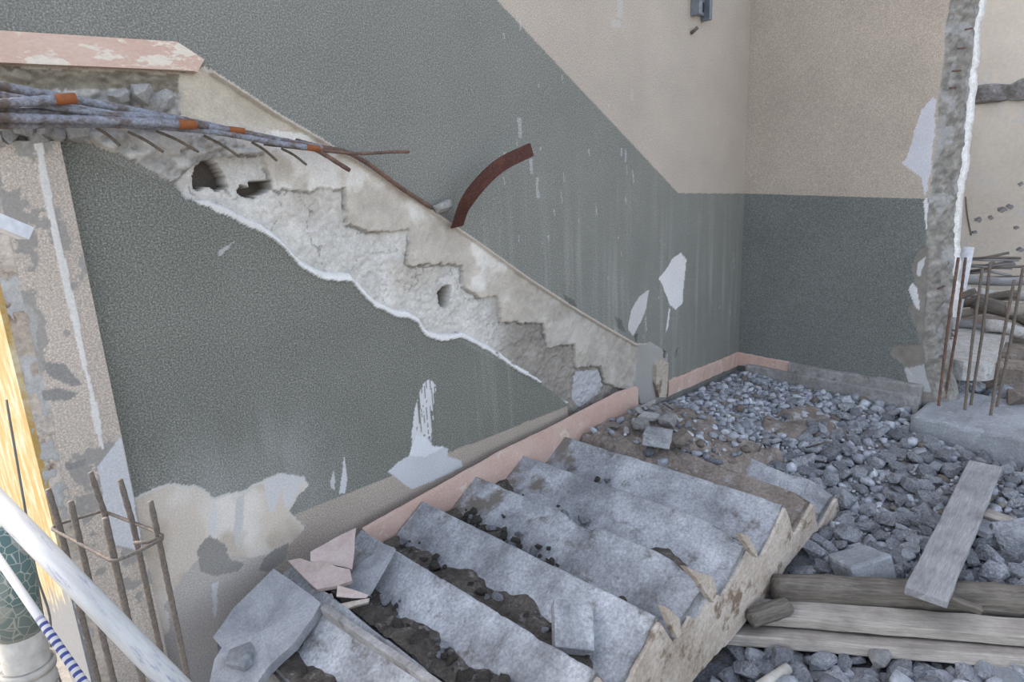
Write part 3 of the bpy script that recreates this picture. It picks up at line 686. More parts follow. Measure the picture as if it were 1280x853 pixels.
for k in range(-2, 6):
    nb = 112; bs = np.linspace(0.0, WID, nb)
    tr = np.linspace(0, 1, 22); prof = [(TB+(-TB)*t, TC+(-TC)*t) for t in tr[:-1]]
    prof += [(-0.006, 0.000), (0.004, -0.001), (0.010, -0.010)]
    prof += [(0.010+(0.0987-0.010)*t, -0.010+(TC+0.010)*t) for t in np.linspace(0, 1, 10)[1:]]
    prof += [(0.0987, TC-0.03), (TB, TC-0.03)]
    pa = np.array(prof); A, B = np.meshgrid(pa[:, 0], bs, indexing='ij'); Cc = np.broadcast_to(pa[:, 1][:, None], A.shape).copy()
    nose_d = np.sqrt(A**2+Cc**2)
    chip = np.clip(fbm(B*7+k*5.1, 0*B+k, 0, 131)-0.18, 0, 1)*0.009+np.clip(fbm(B*23+k*3.3, 0*B+k, 0, 132)-0.2, 0, 1)*0.010
    bite = np.zeros_like(B)
    if k == 1: bite = smooth(1.12, 1.28, B)*0.055*(0.7+0.5*fbm(B*30, A*30, 0, 133))
    if k == 2: bite = np.maximum(smooth(1.10, 1.25, B)*0.06*(0.7+0.6*fbm(B*30, A*30, 0, 134)), 0.034*smooth(0.10, 0.03, np.abs(B-0.72)+0.03*fbm(B*30, A*20, 0, 136)))
    if k in (-1, -2): bite = 0.022*np.clip(fbm(B*5, A*9, k, 135)+0.35, 0, 1)+smooth(1.24, 1.33, B)*0.03
    if k >= 5: bite = 0.02*np.clip(fbm(B*5, A*9, k, 137)+0.2, 0, 1)
    amt = (chip+bite)*np.exp(-(nose_d/0.055)**1.5)
    n1_ = 0.0016*fbm(A*8+k*2, B*8, Cc*8, 138)+0.0012*fbm(A*40, B*40, Cc*40, 139)
    inner = smooth(-0.18, -0.12, Cc)
    Cd = Cc-amt+n1_*inner; Ad = A+0.35*amt*np.sign(-A)+n1_*inner*0.4
    P = FL(Ad-SP_*k, B+0.012*fbm(A*20+k, Cc*20, 0, 140)*(B > 1.3), Cd)
    nu, nv_ = A.shape
    F = grid_faces(nu, nv_).tolist()
    F += [(nu-1)*nv_+j for j in ()]
    ring0 = [i*nv_ for i in range(nu)]; ring1 = [i*nv_+nv_-1 for i in range(nu)]
    c0 = P[:, 0].mean(0); c1 = P[:, -1].mean(0)
    Vf = np.concatenate([P.reshape(-1, 3), [c0, c1]]); i0, i1 = nu*nv_, nu*nv_+1
    F = F+[(ring0[i], ring0[(i+1) % nu], i0) for i in range(nu)]+[(ring1[(i+1) % nu], ring1[i], i1) for i in range(nu)]
    F = F+[((nu-1)*nv_+j, j, j+1, (nu-1)*nv_+j+1) for j in range(nv_-1)]
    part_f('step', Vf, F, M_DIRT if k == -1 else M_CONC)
# waist slab
sa, sb = np.linspace(-2.02, 0.80, 120), np.linspace(0.0, WID, 40)
botx = [-2.4, -1.0, -0.43, -0.07, 0.38, 0.63, 0.85]; botc = [-0.40, -0.40, -0.40, -0.37, -0.20, -0.17, -0.12]
loops = []
for (bb, cs) in ((0.0, 0), (0.0, 1), (WID-0.01, 1), (WID-0.01, 0)):
    bc = np.interp(sa, botx, botc)
    cvals = np.full_like(sa, TC-0.01) if cs == 0 else np.minimum(bc, TC-0.02)+0.012*fbm(sa*9, 0*sa+bb, 0, 141)
    loops.append(FL(sa, np.full_like(sa, bb), cvals))
L_ = np.stack(loops, 1); na = len(sa)
F = [(i*4+q, (i+1)*4+q, (i+1)*4+(q+1) % 4, i*4+(q+1) % 4) for i in range(na-1) for q in range(4)]+[(0, 1, 2, 3), tuple((na-1)*4+q for q in (3, 2, 1, 0))]
part_f('waist_slab', L_.reshape(-1, 3), F, M_SLAB, False)
# plastered outer cheek: stepped outline, fine grid so the face is uneven
ca, cb = np.arange(-2.02, 0.83, 0.010), np.arange(-0.43, 0.012, 0.010)
CA, CB = np.meshgrid(ca, cb, indexing='ij')
kk = np.round(-CA/SP_); rel = CA+kk*SP_
def tooth(a):
    k_ = np.floor((0.0987-a)/SP_); rr_ = a+k_*SP_            # rr_ in (-.2523, .0987]
    return np.where(rr_ <= 0, rr_*0.625, -rr_*1.598), k_
tt, k_ = tooth(CA)
tr_ = np.interp(CA, [-1.25, -1.1, -1.0, -0.86, -0.80, -0.66, -0.56, -0.44, -0.35, -0.22, -0.1, 0.0, .6], [0, 0, -.005, -.09, -.16, -.12, -.15, -.10, -.06, -.14, -.03, 0, -.03])
topc = np.minimum(tt-0.014-0.03*smooth(0.08, 0.16, CA), np.where((CA > -1.0) & (CA < -0.1), tr_, 0))+0.006*fbm(CA*25, 0*CA, 0, 151)
botc_ = np.interp(CA, botx, botc)-0.012+0.010*fbm(CA*9, 0*CA, 0, 152)+0.004*fbm(CA*40, 0*CA, 0, 153)
fill = np.clip((CB-cb[0])/(cb[-1]-cb[0]), 0, 1)
CV = botc_+(topc-botc_)*fill                                       # grid squeezed between the two outlines
uneven = 0.006*fbm(CA*6, CV*6, 0, 154)+0.002*fbm(CA*30, CV*30, 0, 155)
outer = FL(CA, WID+0.016+uneven, CV); inner_ = FL(CA, np.full_like(CA, WID-0.012), CV)
nu, nv_ = CA.shape; Fo = grid_faces(nu, nv_); off = nu*nv_
rim = []
for i in range(nu-1):
    for j in (0, nv_-1): rim.append((i*nv_+j, (i+1)*nv_+j, off+(i+1)*nv_+j, off+i*nv_+j))
for j in range(nv_-1):
    for i in (0, nu-1): rim.append((i*nv_+j, i*nv_+j+1, off+i*nv_+j+1, off+i*nv_+j))
part_f('cheek_plaster', np.concatenate([outer.reshape(-1, 3), inner_.reshape(-1, 3)]), Fo.tolist()+[tuple(r) for r in rim], M_STRG, True)
# pieces of cheek plaster peeling away
for pts, z_ in (([(853, 703), (862, 708), (889, 718), (894, 735), (890, 750), (880, 738), (872, 725)], 0.03), ([(828, 755), (836, 760), (849, 772), (851, 792), (846, 796), (838, 780)], 0.05),
                ([(926, 667), (936, 670), (946, 690), (947, 697), (940, 690), (930, 676)], 0.02)):
    T0 = [at_y(u, v, -1.47) for u, v in pts]
    plate('plaster_flake', [p-FO for p in T0], 0.022, M_STRG, flight, (0.15, -1, 0.2), 0.002).location = Vector(sum(T0)/len(T0)-FO)
# pink skirting still fixed to the flight's wall side
kb = [(448, 657), (560, 596), (620, 563), (700, 525), (735, 507), (765, 491), (790, 483)]
kt = [at_y(u, v, -0.05) for u, v in kb]
xs_ = np.linspace(kt[0][0], kt[-1][0]+0.02, 70); ztop = np.interp(xs_, [p[0] for p in kt], [p[2] for p in kt])+0.004*fbm(xs_*12, 0*xs_, 0, 161)
yy_ = -0.068-0.020*(xs_[-1]-xs_)/2.1
Vk = []
for x_, z_, y_ in zip(xs_, ztop, yy_):
    Vk += [(x_, y_+0.006, z_), (x_, y_-0.018, z_-0.006), (x_, y_-0.020, z_-0.30), (x_, y_+0.006, z_-0.30)]
F = [(i*4+q, (i+1)*4+q, (i+1)*4+(q+1) % 4, i*4+(q+1) % 4) for i in range(69) for q in range(4)]+[(0, 1, 2, 3), (279, 278, 277, 276)]
part_f('skirting_strip', np.array(Vk), F, M_PINK, False)
# soil packed in the step angles
SV, SF = [], []
for k in range(-2, 6):
    nb = 120; bs = np.linspace(0.01, WID-0.05, nb)
    lvl = {-2: 0.03, -1: 0.075, 0: 0.03, 1: 0.005, 2: 0.022, 3: 0.045, 4: 0.05, 5: 0.05}[k]
    prof_b = {0: smooth(0.5, 0.0, bs)*0.03+smooth(0.9, 1.25, bs)*0.02, 1: smooth(0.2, 0.0, bs)*0.06+smooth(0.75, 1.15, bs)*0.065, 2: smooth(0.9, 0.1, bs)*0.03, 3: smooth(0.05, 0.15, bs)*0.02, 4: 0.02*smooth(.1, .3, bs)}.get(k, 0*bs)
    h = np.clip((lvl+prof_b+0.03*fbm(bs*6+k*9, 0*bs, 0, 171)-0.005)*smooth(1.29, 1.10, bs), 0.002, 0.12)
    a_v = -SP_*k+TB
    i0 = len(SV); M_ = 9
    for j in range(nb):
        wdt = h[j]/0.625+0.012
        for q in range(M_):
            t = q/(M_-1); a_ = a_v-h[j]*0.62*0.6+(wdt+h[j]*0.37)*t
            bump_ = 0.010*float(vnoise(bs[j]*28+k, a_*28, 0, 172))+0.005*float(vnoise(bs[j]*70+k, a_*70, 0, 173))
            SV.append(FL(a_, bs[j], TC+h[j]+bump_*(1-t*0.6)-0.012*(t > 0.95)))
    g_ = grid_faces(nb, M_)+i0; SF += g_.tolist()
sl_ = part_f('packed_soil', np.array(SV), SF, M_SOIL); sl_['kind'] = 'stuff'; sl_['label'] = 'dark soil packed in the step angles'
# brown dirt heaped over the far steps by the wall
dx, dy = np.linspace(2.72, 3.70, 90), np.linspace(-1.0, -0.06, 86)
DX, DY = np.meshgrid(dx, dy, indexing='ij')
top_ = 0.085-0.11*smooth(-0.30, -0.9, DY)-0.05*smooth(3.3, 3.8, DX)-0.02*smooth(2.95, 2.75, DX)
DZ = top_+0.035*fbm(DX*8, DY*8, 0, 181)+0.02*fbm(DX*28, DY*28, 0, 182)-0.22*smooth(0.80, 1.0, np.maximum(np.abs(DX-3.25)/0.53, np.abs(DY+0.50)/0.50)+0.1*fbm(DX*6, DY*6, 0, 183))
setp(mesh_obj('dirt_heap', np.stack([DX, DY, DZ], -1).reshape(-1, 3), grid_faces(90, 86), M_DIRT, None, True), 'brown dirt heaped over the far steps beside the wall', 'dirt', kind='stuff')

ex_, ey_ = np.linspace(3.85, 4.75, 50), np.linspace(-1.15, -0.55, 40)
EX, EY = np.meshgrid(ex_, ey_, indexing='ij'); er = np.sqrt(((EX-4.3)/0.45)**2+((EY+0.85)/0.30)**2)+0.9*fbm(EX*5, EY*5, 0, 191)
EZ = terrain(EX, EY)+0.040-0.12*smooth(0.45, 1.0, er)+0.015*fbm(EX*14, EY*14, 0, 192)
setp(mesh_obj('earth_patch', np.stack([EX, EY, EZ], -1).reshape(-1, 3), grid_faces(50, 40), M_DIRT, None, True), 'patch of brown earth showing among the rubble below the side wall', 'dirt', kind='stuff')

# ================================================================== STONES
def hull_mesh(name, n, squash, seed, mat):
    r3 = np.random.default_rng(seed); bm = bmesh.new()
    for i in range(n):
        v = r3.normal(size=3); v /= np.linalg.norm(v); v *= r3.uniform(0.8, 1.0)
        v = np.sign(v)*np.abs(v)**0.75
        bm.verts.new(Vector(v*np.array(squash)*0.5))
    g_ = bmesh.ops.convex_hull(bm, input=bm.verts)
    bmesh.ops.delete(bm, geom=[x for x in g_['geom_interior'] if isinstance(x, bmesh.types.BMVert)], context='VERTS')
    bmesh.ops.bevel(bm, geom=bm.edges[:], offset=0.035, segments=1, affect='EDGES') if n < 16 else None
    bmesh.ops.recalc_face_normals(bm, faces=bm.faces)
    bmesh.ops.triangulate(bm, faces=bm.faces)
    me = bpy.data.meshes.new(name); bm.to_mesh(me); bm.free(); me.materials.append(mat); return me
PROTO = []
for i in range(28):
    r3 = np.random.default_rng(900+i); sq = (1.0, r3.uniform(.6, .95), r3.uniform(.42, .8)); PROTO.append(hull_mesh('stone', int(r3.integers(16, 26)), sq, 300+i, M_STNI))
def rot_z_tilt(r3): return (r3.uniform(-.6, .6), r3.uniform(-.6, .6), r3.uniform(0, 6.28))
r4 = np.random.default_rng(77); cand = []
def on_flight(x, y):
    d = np.array([x, y, 0])-ORG; a = d @ E1; b_ = d @ E2; return -2.4 < a < 0.78 and -0.1 < b_ < WID+0.03
TL = [(at_z(962, 722, -.19), at_z(1285, 738, -.2), 0.07), (at_z(942, 759, -.285), at_z(1285, 785, -.28), 0.09), (at_z(920, 786, -.335), at_z(1285, 814, -.335), 0.06)]
def under_timber(x, y):
    for a, b_, w_ in TL:
        d = (b_-a)[:2]; L = np.hypot(*d); d = d/L; q = np.array([x, y])-a[:2]
        if -0.1 < q @ d < L+0.8 and abs(q[0]*d[1]-q[1]*d[0]) < w_: return True
    return False
def under_front(x, y):
    a, b_, w_ = TL[1]; d = (b_-a)[:2]; q = np.array([x, y])-a[:2]; return q[0]*d[1]-q[1]*d[0] > 0 if (at_z(1000, 850, -.4)[0]-a[0])*d[1]-(at_z(1000, 850, -.4)[1]-a[1])*d[0] > 0 else q[0]*d[1]-q[1]*d[0] < 0
def scatter(n, x0, x1, y0, y1, smin, smax, zf, beta=2.2, lift=0.25):
    for _ in range(n):
        x, y = r4.uniform(x0, x1), r4.uniform(y0, y1); sz = smin+(smax-smin)*r4.random()**beta
        if on_flight(x, y): continue
        if 4.52 < x < 5.3 and y < -1.36: continue
        if under_timber(x, y): continue
        z = float(zf(x, y))+sz*lift*r4.uniform(0.0, 1.2)
        cand.append((x, y, z, sz))
scatter(4200, 1.7, 3.6, -3.1, -1.36, 0.03, 0.12, terrain, 1.6, 0.5)
scatter(2200, 1.75, 3.0, -2.6, -1.46, 0.04, 0.11, terrain, 1.4, 0.6)
scatter(6500, 3.0, 4.86, -2.9, -0.9, 0.022, 0.105, terrain, 1.9, 0.38)
scatter(4800, 3.55, 4.86, -1.1, -0.06, 0.016, 0.07, terrain, 2.4)
scatter(700, 3.3, 3.9, -1.3, -0.06, 0.02, 0.08, terrain, 2.4)
outz = lambda x, y: -0.10+0.06*(x-5.05)/2
scatter(1100, 5.15, 7.4, -3.2, -0.9, 0.04, 0.24, outz, 2.2)
scatter(260, -0.6, 0.6, -1.4, -0.1, 0.03, 0.12, terrain, 2.0)
def heap_z(x, y): return DZ[int(np.clip((x-2.72)/(0.98)*89, 0, 89)), int(np.clip((y+1.0)/0.94*85, 0, 85))]
for _ in range(260):
    x, y, sz = r4.uniform(2.85, 3.68), r4.uniform(-0.85, -0.08), 0.014+0.055*r4.random()**2.6
    if x < 3.1 and r4.random() < 0.6: continue
    cand.append((x, y, heap_z(x, y)+sz*0.2, sz))
# keep a big stone from sitting inside another big one
cand.sort(key=lambda c: -c[3]); kept, cells = [], {}
for c in cand:
    key = (int(c[0]/0.06), int(c[1]/0.06)); clash = False
    for i in (-2, -1, 0, 1, 2):
        for j in (-2, -1, 0, 1, 2):
            for q in cells.get((key[0]+i, key[1]+j), ()):
                if (q[0]-c[0])**2+(q[1]-c[1])**2 < (0.29*(q[3]+c[3]))**2: clash = True
    if clash and c[3] > 0.04: continue
    cells.setdefault(key, []).append(c); kept.append(c)
def shown(c):
    u, v, d = pixel(c[:3])
    if d < 0.2 or not (-5 < u < 1285 and -5 < v < 858): return 0
    return c[3]*FPX/d
kept.sort(key=lambda c: -shown(c))
TONES = [(0.18, 0.187, 0.205), (0.54, 0.55, 0.575), (0.28, 0.293, 0.32), (0.36, 0.373, 0.405), (0.42, 0.437, 0.47), (0.23, 0.23, 0.24), (0.18, 0.155, 0.13), (0.40, 0.41, 0.43)]
for i, (x, y, z, sz) in enumerate(kept[:300]):
    o = bpy.data.objects.new('rubble_stone', PROTO[i % len(PROTO)]); COL.objects.link(o)
    o.location = (x, y, z); o.scale = (sz*1.25,)*3; o.rotation_euler = rot_z_tilt(r4)
    if x > 5.0: lab, grp = 'grey lump of broken concrete on the ground behind the footing beam', 'concrete lumps behind the footing beam'
    elif under_front(x, y): lab, grp = 'grey lump of broken concrete in front of the pale planks', 'concrete lumps in front of the planks'
    elif x < 1.0: lab, grp = 'grey lump of broken concrete on the ground by the rebar cage', 'concrete lumps by the rebar cage'
    elif y > -0.95: lab, grp = 'grey lump of broken concrete on the landing below the wall corner', 'concrete lumps on the landing'
    else: lab, grp = 'grey lump of broken concrete between the fallen flight, the footing beam and the dark timber', 'concrete lumps between flight and footing'
    setp(o, lab, 'rubble', grp)
tri = []
for me in PROTO:
    v = np.empty(len(me.vertices)*3, np.float32); me.vertices.foreach_get('co', v)
    f_ = np.empty(len(me.polygons)*3, np.int32); me.polygons.foreach_get('vertices', f_); tri.append((v.reshape(-1, 3), f_.reshape(-1, 3)))
AV, AF, AC, n0 = [], [], [], 0
for i, (x, y, z, sz) in enumerate(kept[300:]):
    v, f_ = tri[i % len(tri)]
    e = Matrix.Identity(3)
    ex, ey, ez = rot_z_tilt(r4); cxx, sxx, cyy, syy, czz, szz = math.cos(ex), math.sin(ex), math.cos(ey), math.sin(ey), math.cos(ez), math.sin(ez)
    Rm = np.array([[cyy*czz, sxx*syy*czz-cxx*szz, cxx*syy*czz+sxx*szz], [cyy*szz, sxx*syy*szz+cxx*czz, cxx*syy*szz-sxx*czz], [-syy, sxx*cyy, cxx*cyy]])
    AV.append(v @ Rm.T*sz*1.3+np.array([x, y, z])); AF.append(f_+n0); n0 += len(v)
    c = np.array(TONES[int(r4.choice(8, p=[.16, .05, .22, .23, .13, .10, .07, .04]))])*r4.uniform(.8, 1.15)
    AC.append(np.tile([*c, 1.0], (len(v), 1)))
setp(mesh_obj('rubble_bed', np.concatenate(AV), np.concatenate(AF), M_STONE, None, False, np.concatenate(AC)), 'grey bluish crushed concrete rubble spread over the stairwell floor', 'rubble', kind='stuff')

def stone(name, u, v, plane, size, mat, label, cat, seed, squash=(1, .8, .6), rot=(0, 0, 0), n=22, group=None):
    """single lump standing on a level z, seen at (u, v)"""
    p = at_z(u, v, plane); me = hull_mesh(name, n, squash, seed, mat)
    o = bpy.data.objects.new(name, me); COL.objects.link(o); o.location = p; o.scale = (size,)*3; o.rotation_euler = rot
    return setp(o, label, cat, group)
def block(name, u, v, plane, dims, rotz, mat, label, cat, seed, tilt=(0, 0)):
    p = at_z(u, v, plane)
    bm = boxbm(-dims[0]/2, dims[0]/2, -dims[1]/2, dims[1]/2, -dims[2]/2, dims[2]/2, min(dims)*0.10, 5, min(dims)*0.13, seed)
    o = bm_obj(name, bm, mat); o.location = p; o.rotation_euler = (tilt[0], tilt[1], rotz)
    return setp(o, label, cat)
block('concrete_block', 715, 784, 0.07, (0.17, 0.14, 0.06), 0.75, M_CONC, 'squarish broken concrete chunk resting on the fourth step from the skirting corner', 'rubble', 4, (0.25, -0.5))
block('concrete_block', 822, 547, 0.145, (0.17, 0.15, 0.07), 0.5, M_CONC, 'pale flat concrete chunk lying on the dirt by the broken wall foot', 'rubble', 5, (0.1, 0.1))
block('concrete_block', 1076, 712, -0.26, (0.22, 0.20, 0.14), 0.9, M_LEDG, 'pale blocky concrete lump just behind the dark timber', 'rubble', 6, (-.2, .3))
stone('boulder', 1268, 672, -0.24, 0.26, M_STNI, 'big rounded grey lump right of the slanting plank', 'rubble', 21, (1, .9, .8))
stone('boulder', 1230, 626, -0.2, 0.20, M_DIRT, 'brown stained flat lump beside the upper half of the slanting plank', 'rubble', 22, (1.1, .7, .45), (0, 0, 2.2))
stone('boulder', 1262, 845, -0.40, 0.2, M_LEDG, 'pale slab like lump at the bottom right corner', 'rubble', 23, (1.2, .9, .5), (0, 0, 0.4))
stone('boulder', 1157, 562, -0.17, 0.10, M_STRG, 'yellowish sandstone lump in front of the footing beam', 'rubble', 24)
stone('boulder', 1272, 497, 0.03, 0.20, M_DIRT, 'brown boulder on the ground behind the footing beam', 'rubble', 25)
stone('boulder', 925, 510, -0.02, 0.085, M_DIRT, 'light brown lump on the rubble below the wall corner', 'rubble', 26)
stone('boulder', 994, 521, -0.03, 0.095, M_LUMP, 'whitish lump on the rubble below the pink corner skirting', 'rubble', 27)
stone('boulder', 835, 525, 0.12, 0.16, M_SLAB, 'dark jagged lump at the broken wall foot', 'rubble', 28)
stone('boulder', 800, 530, 0.13, 0.13, M_SLAB, 'grey brown jagged lump touching the end of the loose pink skirting', 'rubble', 29)
stone('boulder', 850, 548, 0.10, 0.17, M_DIRT, 'brown lump right of the pale flat chunk', 'rubble', 30, (1.2, .8, .5))
stone('boulder', 1098, 822, -0.36, 0.12, M_SLAB, 'tan lump in the rubble in front of the lower plank', 'rubble', 31)
stone('boulder', 300, 823, 0.03, 0.14, M_LEDG, 'rough pale lump stuck on the tilted grey slab', 'rubble', 32, (1, .8, .45), (0, 0, 1))
# broken bits at the wall foot
for i, (u, v, s_) in enumerate(((808, 505, .12), (818, 512, .10), (812, 520, .13), (826, 518, .09), (800, 514, .08), (836, 508, .08), (842, 520, .1), (770, 533, .08), (783, 538, .06))):
    p = at_z(u, v, 0.15-0.006*i); me = hull_mesh('plaster_shard', 14, (1.3, .7, .3), 400+i, M_SLAB if i % 2 else M_LUMP)
    o = bpy.data.objects.new('plaster_shard', me); COL.objects.link(o); o.location = p; o.scale = (s_,)*3; o.rotation_euler = (r4.uniform(-.6, .6), r4.uniform(-.6, .6), r4.uniform(0, 6))
    setp(o, 'thin plaster shard piled where the wall scar meets the landing', 'rubble', 'plaster shards at the foot of the scar')
# small debris on the steps
DM = [hull_mesh('debris', 14, (1, .8, .65), 500+i, M_STNI) for i in range(6)]+[hull_mesh('debris', 14, (1, .8, .65), 520+i, M_SOIL) for i in range(8)]
for i in range(190):
    k = int(r4.choice([1, 2, 3, 4, 5, 0], p=[.06, .20, .22, .36, .12, .04])); b_ = r4.uniform(0.08, 1.2)
    if k == 4: b_ = r4.uniform(0.25, 1.15)
    if k == 2: b_ = r4.uniform(0.05, 0.75)
    up_ = abs(r4.normal(0, 0.028)); sz = 0.012+0.045*r4.random()**2.2
    if k == 4: sz *= 1.25
    p = FL(-SP_*k+TB+0.03+up_, b_, TC+0.045+0.58*up_+sz*0.15)
    o = bpy.data.objects.new('debris_crumb', DM[int(r4.integers(0, len(DM)))]); COL.objects.link(o); o.location = p; o.scale = (sz*1.3,)*3; o.rotation_euler = rot_z_tilt(r4)
    nm = ('third', 'fourth', 'fifth', 'sixth', 'seventh', 'eighth')[k]
    setp(o, 'small crumb of mortar or soil on the %s fallen step counted from the far end' % nm, 'debris', 'crumbs on the %s step' % nm)

# ------------------------------------------------------------------ broken tiles and slabs at the lower left
def on_plane(pts, p0, n):
    n = np.asarray(n, float); out = []
    for u, v in pts:
        r = ray(u, v); out.append(EYE+r*(np.dot(np.asarray(p0)-EYE, n)/np.dot(r, n)))
    return out
def tile(name, pts, z, n, th, mat, label, cat='tile', jag=0.003, seed=1):
    c = np.mean(np.array(pts), 0); p0 = at_z(c[0], c[1], z); n = np.asarray(n, float)/np.linalg.norm(n)
    return setp(plate(name, on_plane(pts, p0, n), th, mat, None, n, jag, seed), label, cat)
tile('broken_slab', [(342, 711), (372, 732), (401, 754), (391, 772), (380, 787), (350, 820), (322, 853), (300, 880), (262, 853), (268, 825), (277, 810), (266, 797), (280, 778), (292, 760), (318, 735)], 0.06, (-0.34, -0.16, 1), 0.04, M_TGRY,
     'large tilted grey slab leaning by the wall at the lower left', 'slab', 0.004, 2)
tile('broken_tile', [(388, 690), (420, 672), (445, 660), (443, 690), (440, 712), (430, 709), (388, 702)], 0.15, (-0.15, -0.45, 1), 0.014, M_TILE, 'pink tile fragment leaning under the end of the pink skirting')
tile('broken_tile', [(360, 701), (375, 698), (437, 712), (440, 726), (420, 733), (396, 737), (378, 720)], 0.13, (-0.25, -0.15, 1), 0.016, M_TILE, 'pink tile fragment with mortar crumbs lying over the dark gap', seed=3)
tile('broken_tile', [(440, 716), (455, 700), (470, 692), (482, 681), (493, 685), (478, 713), (460, 744), (440, 738), (422, 733)], 0.10, (-0.5, -0.05, 1), 0.014, M_TGRY, 'dark grey tile fragment lying face down with a pale edge', seed=4)
tile('broken_tile', [(422, 732), (440, 737), (461, 744), (458, 748), (421, 746)], 0.115, (-0.2, -0.9, 0.8), 0.014, M_TILE, 'narrow pink tile sliver below the dark tile fragment', seed=5)
tile('broken_tile', [(415, 757), (440, 752), (462, 748), (461, 753), (425, 765)], 0.085, (-0.2, -0.6, 1), 0.016, M_STRG, 'lowest cream tile sliver of the tile heap', seed=6)
tile('broken_tile', [(399, 745), (415, 742), (420, 756), (412, 762)], 0.075, (-0.2, -0.3, 1), 0.014, M_TILE, 'small tile corner half buried in soil beside the grey slab', seed=7)
pA, pB = at_z(402, 757, 0.118), at_z(556, 860, 0.118)
d_ = (pB-pA); L_ = np.linalg.norm(d_); d_ /= L_
bm = boxbm(0, L_, -0.013, 0.013, -0.05, 0, 0.004, 24, 0.004, 3); o = bm_obj('edge_strip', bm, M_SLAB); o.location = pA; o.rotation_euler = (0.25, 0, math.atan2(d_[1], d_[0]))
setp(o, 'narrow brownish nosing strip running from the grey slab to the bottom edge', 'nosing strip')
stb = setp(plate('tile_stub', [at_y(u, v, -0.035) for u, v in ((821, 456), (826, 450), (836, 454), (835, 470), (833, 497), (824, 497), (820, 480))], 0.03, M_STRG, None, (0, -1, 0)), 'upright pinkish tile stub left at the end of the corner skirting', 'tile')

# ------------------------------------------------------------------ timbers
def timber(name, a, b_, w_, h_, mat, label, cat='plank', roll=0.0, seed=0, bevel=0.006, rough=0.006, rnd=False):
    """sawn timber whose top centre line runs from a to b"""
    a, b_ = np.asarray(a, float), np.asarray(b_, float); d = b_-a; L = np.linalg.norm(d)
    bm = boxbm(0, L, -w_/2, w_/2, -h_, 0, bevel, 30, rough, seed)
    o = bm_obj(name, bm, mat, None, rnd); o.location = a
    o.rotation_euler = (roll, -math.asin(d[2]/L), math.atan2(d[1], d[0])); return setp(o, label, cat)
pa, pb = at_z(966, 722, -0.19), at_z(1285, 738, -0.20); d_ = (pb-pa)/np.linalg.norm(pb-pa)
timber('round_beam', pa-d_*0.0, pb+d_*0.7, 0.10, 0.13, M_WOODD, 'dark weathered timber beam under the foot of the slanting plank', 'timber', 0.1, 31, 0.03, 0.016, True)
pa, pb = at_z(942, 759, -0.285), at_z(1285, 785, -0.28); d_ = (pb-pa)/np.linalg.norm(pb-pa)
timber('plank', pa-d_*0.02, pb+d_*0.7, 0.125, 0.045, M_WOOD, 'pale weathered plank lying in front of the dark beam', 'plank', 0.05, 32)
pa, pb = at_z(920, 786, -0.335), at_z(1285, 814, -0.335); d_ = (pb-pa)/np.linalg.norm(pb-pa)
timber('plank', pa-d_*0.1, pb+d_*0.7, 0.125, 0.05, M_WOOD, 'lowest pale plank, nearest the bottom edge', 'plank', -0.25, 33)
pa, pb = at_z(1158, 741, -0.135), at_z(1232, 579, -0.085)
timber('plank', pa-(pb-pa)*0.01, pb, 0.155, 0.035, M_WOODB, 'slanting dusty plank propped from the dark beam to the footing beam', 'plank', 0.0, 34)
pa, pb = at_z(1196, 745, -0.16), at_z(1230, 762, -0.20)
timber('wood_splinter', pa-np.array([.02, -.03, 0]), pb, 0.03, 0.025, M_WOODD, 'short dark wood splinter under the lower end of the slanting plank', 'wood', 0.2, 35, 0.004)
pa, pb = at_z(938, 768, -0.235), at_z(988, 752, -0.235)
timber('wood_offcut', pa, pb, 0.075, 0.06, M_WOODD, 'brown timber offcut poking out from under the fallen flight', 'timber', 0.3, 36, 0.02, 0.008, True)
pa, pb = at_z(935, 868, -0.37), at_z(985, 836, -0.35)
setp(tube_obj('short_pipe', [pa, pb], 0.022, M_PIPE, None, 14), 'short grey pipe piece lying in the rubble at the bottom edge', 'pipe')
pa, pb = at_z(1232, 640, -0.18), at_z(1290, 660, -0.19)
timber('lath', pa, pb, 0.07, 0.03, M_WOOD, 'short board end in the rubble right of the slanting plank', 'plank', 0.2, 37)
tile('flat_stone', [(1218, 652), (1228, 648), (1250, 657), (1250, 664), (1235, 668), (1218, 660)], -0.20, (0, -.1, 1), 0.03, M_LEDG, 'flat bluish slab fragment beside the slanting plank', 'rubble')
for i, (u0, v0, u1, v1) in enumerate(((1060, 552, 1054, 534), (1008, 560, 1035, 553), (948, 566, 955, 548))):
    setp(tube_obj('twig', [at_z(u0, v0, -0.06), at_z(u1, v1, 0.03)], 0.006, M_WOODD, None, 6), ('thin dry twig standing in the rubble between flight and footing', 'thin twig lying flat on the rubble behind the flight', 'short twig stuck in the rubble behind the flight')[i], 'twig')

# ------------------------------------------------------------------ starter bars, logs and block beyond the broken wall
SB = [((1173, 509), (1198, 322), 'rusty starter bar hard against the broken wall end'), ((1180, 503), (1207, 322), 'second rusty starter bar from the broken wall end'),
      ((1206, 514), (1228, 336), 'third starter bar from the broken wall end'), ((1213, 508), (1238, 328), 'fourth starter bar from the broken wall end'),
      ((1238, 520), (1268, 350), 'fifth starter bar from the broken wall end'), ((1245, 509), (1279, 334), 'starter bar farthest right on the footing beam')]
for i, (p, q, lab) in enumerate(SB):
    A_ = at_z(*p, -0.02); B_ = at_x(*q, A_[0]+0.03)
    P, R_ = ribbed([A_-np.array([0, 0, .05]), A_*.5+B_*.5+np.array([0.01, 0.008*(-1)**i, 0]), B_], 0.0085, 0.02)
    setp(tube_obj('starter_bar', P, R_, M_BARR if i < 2 else M_BARD, None, 8), lab, 'rebar', 'starter bars on the footing beam')
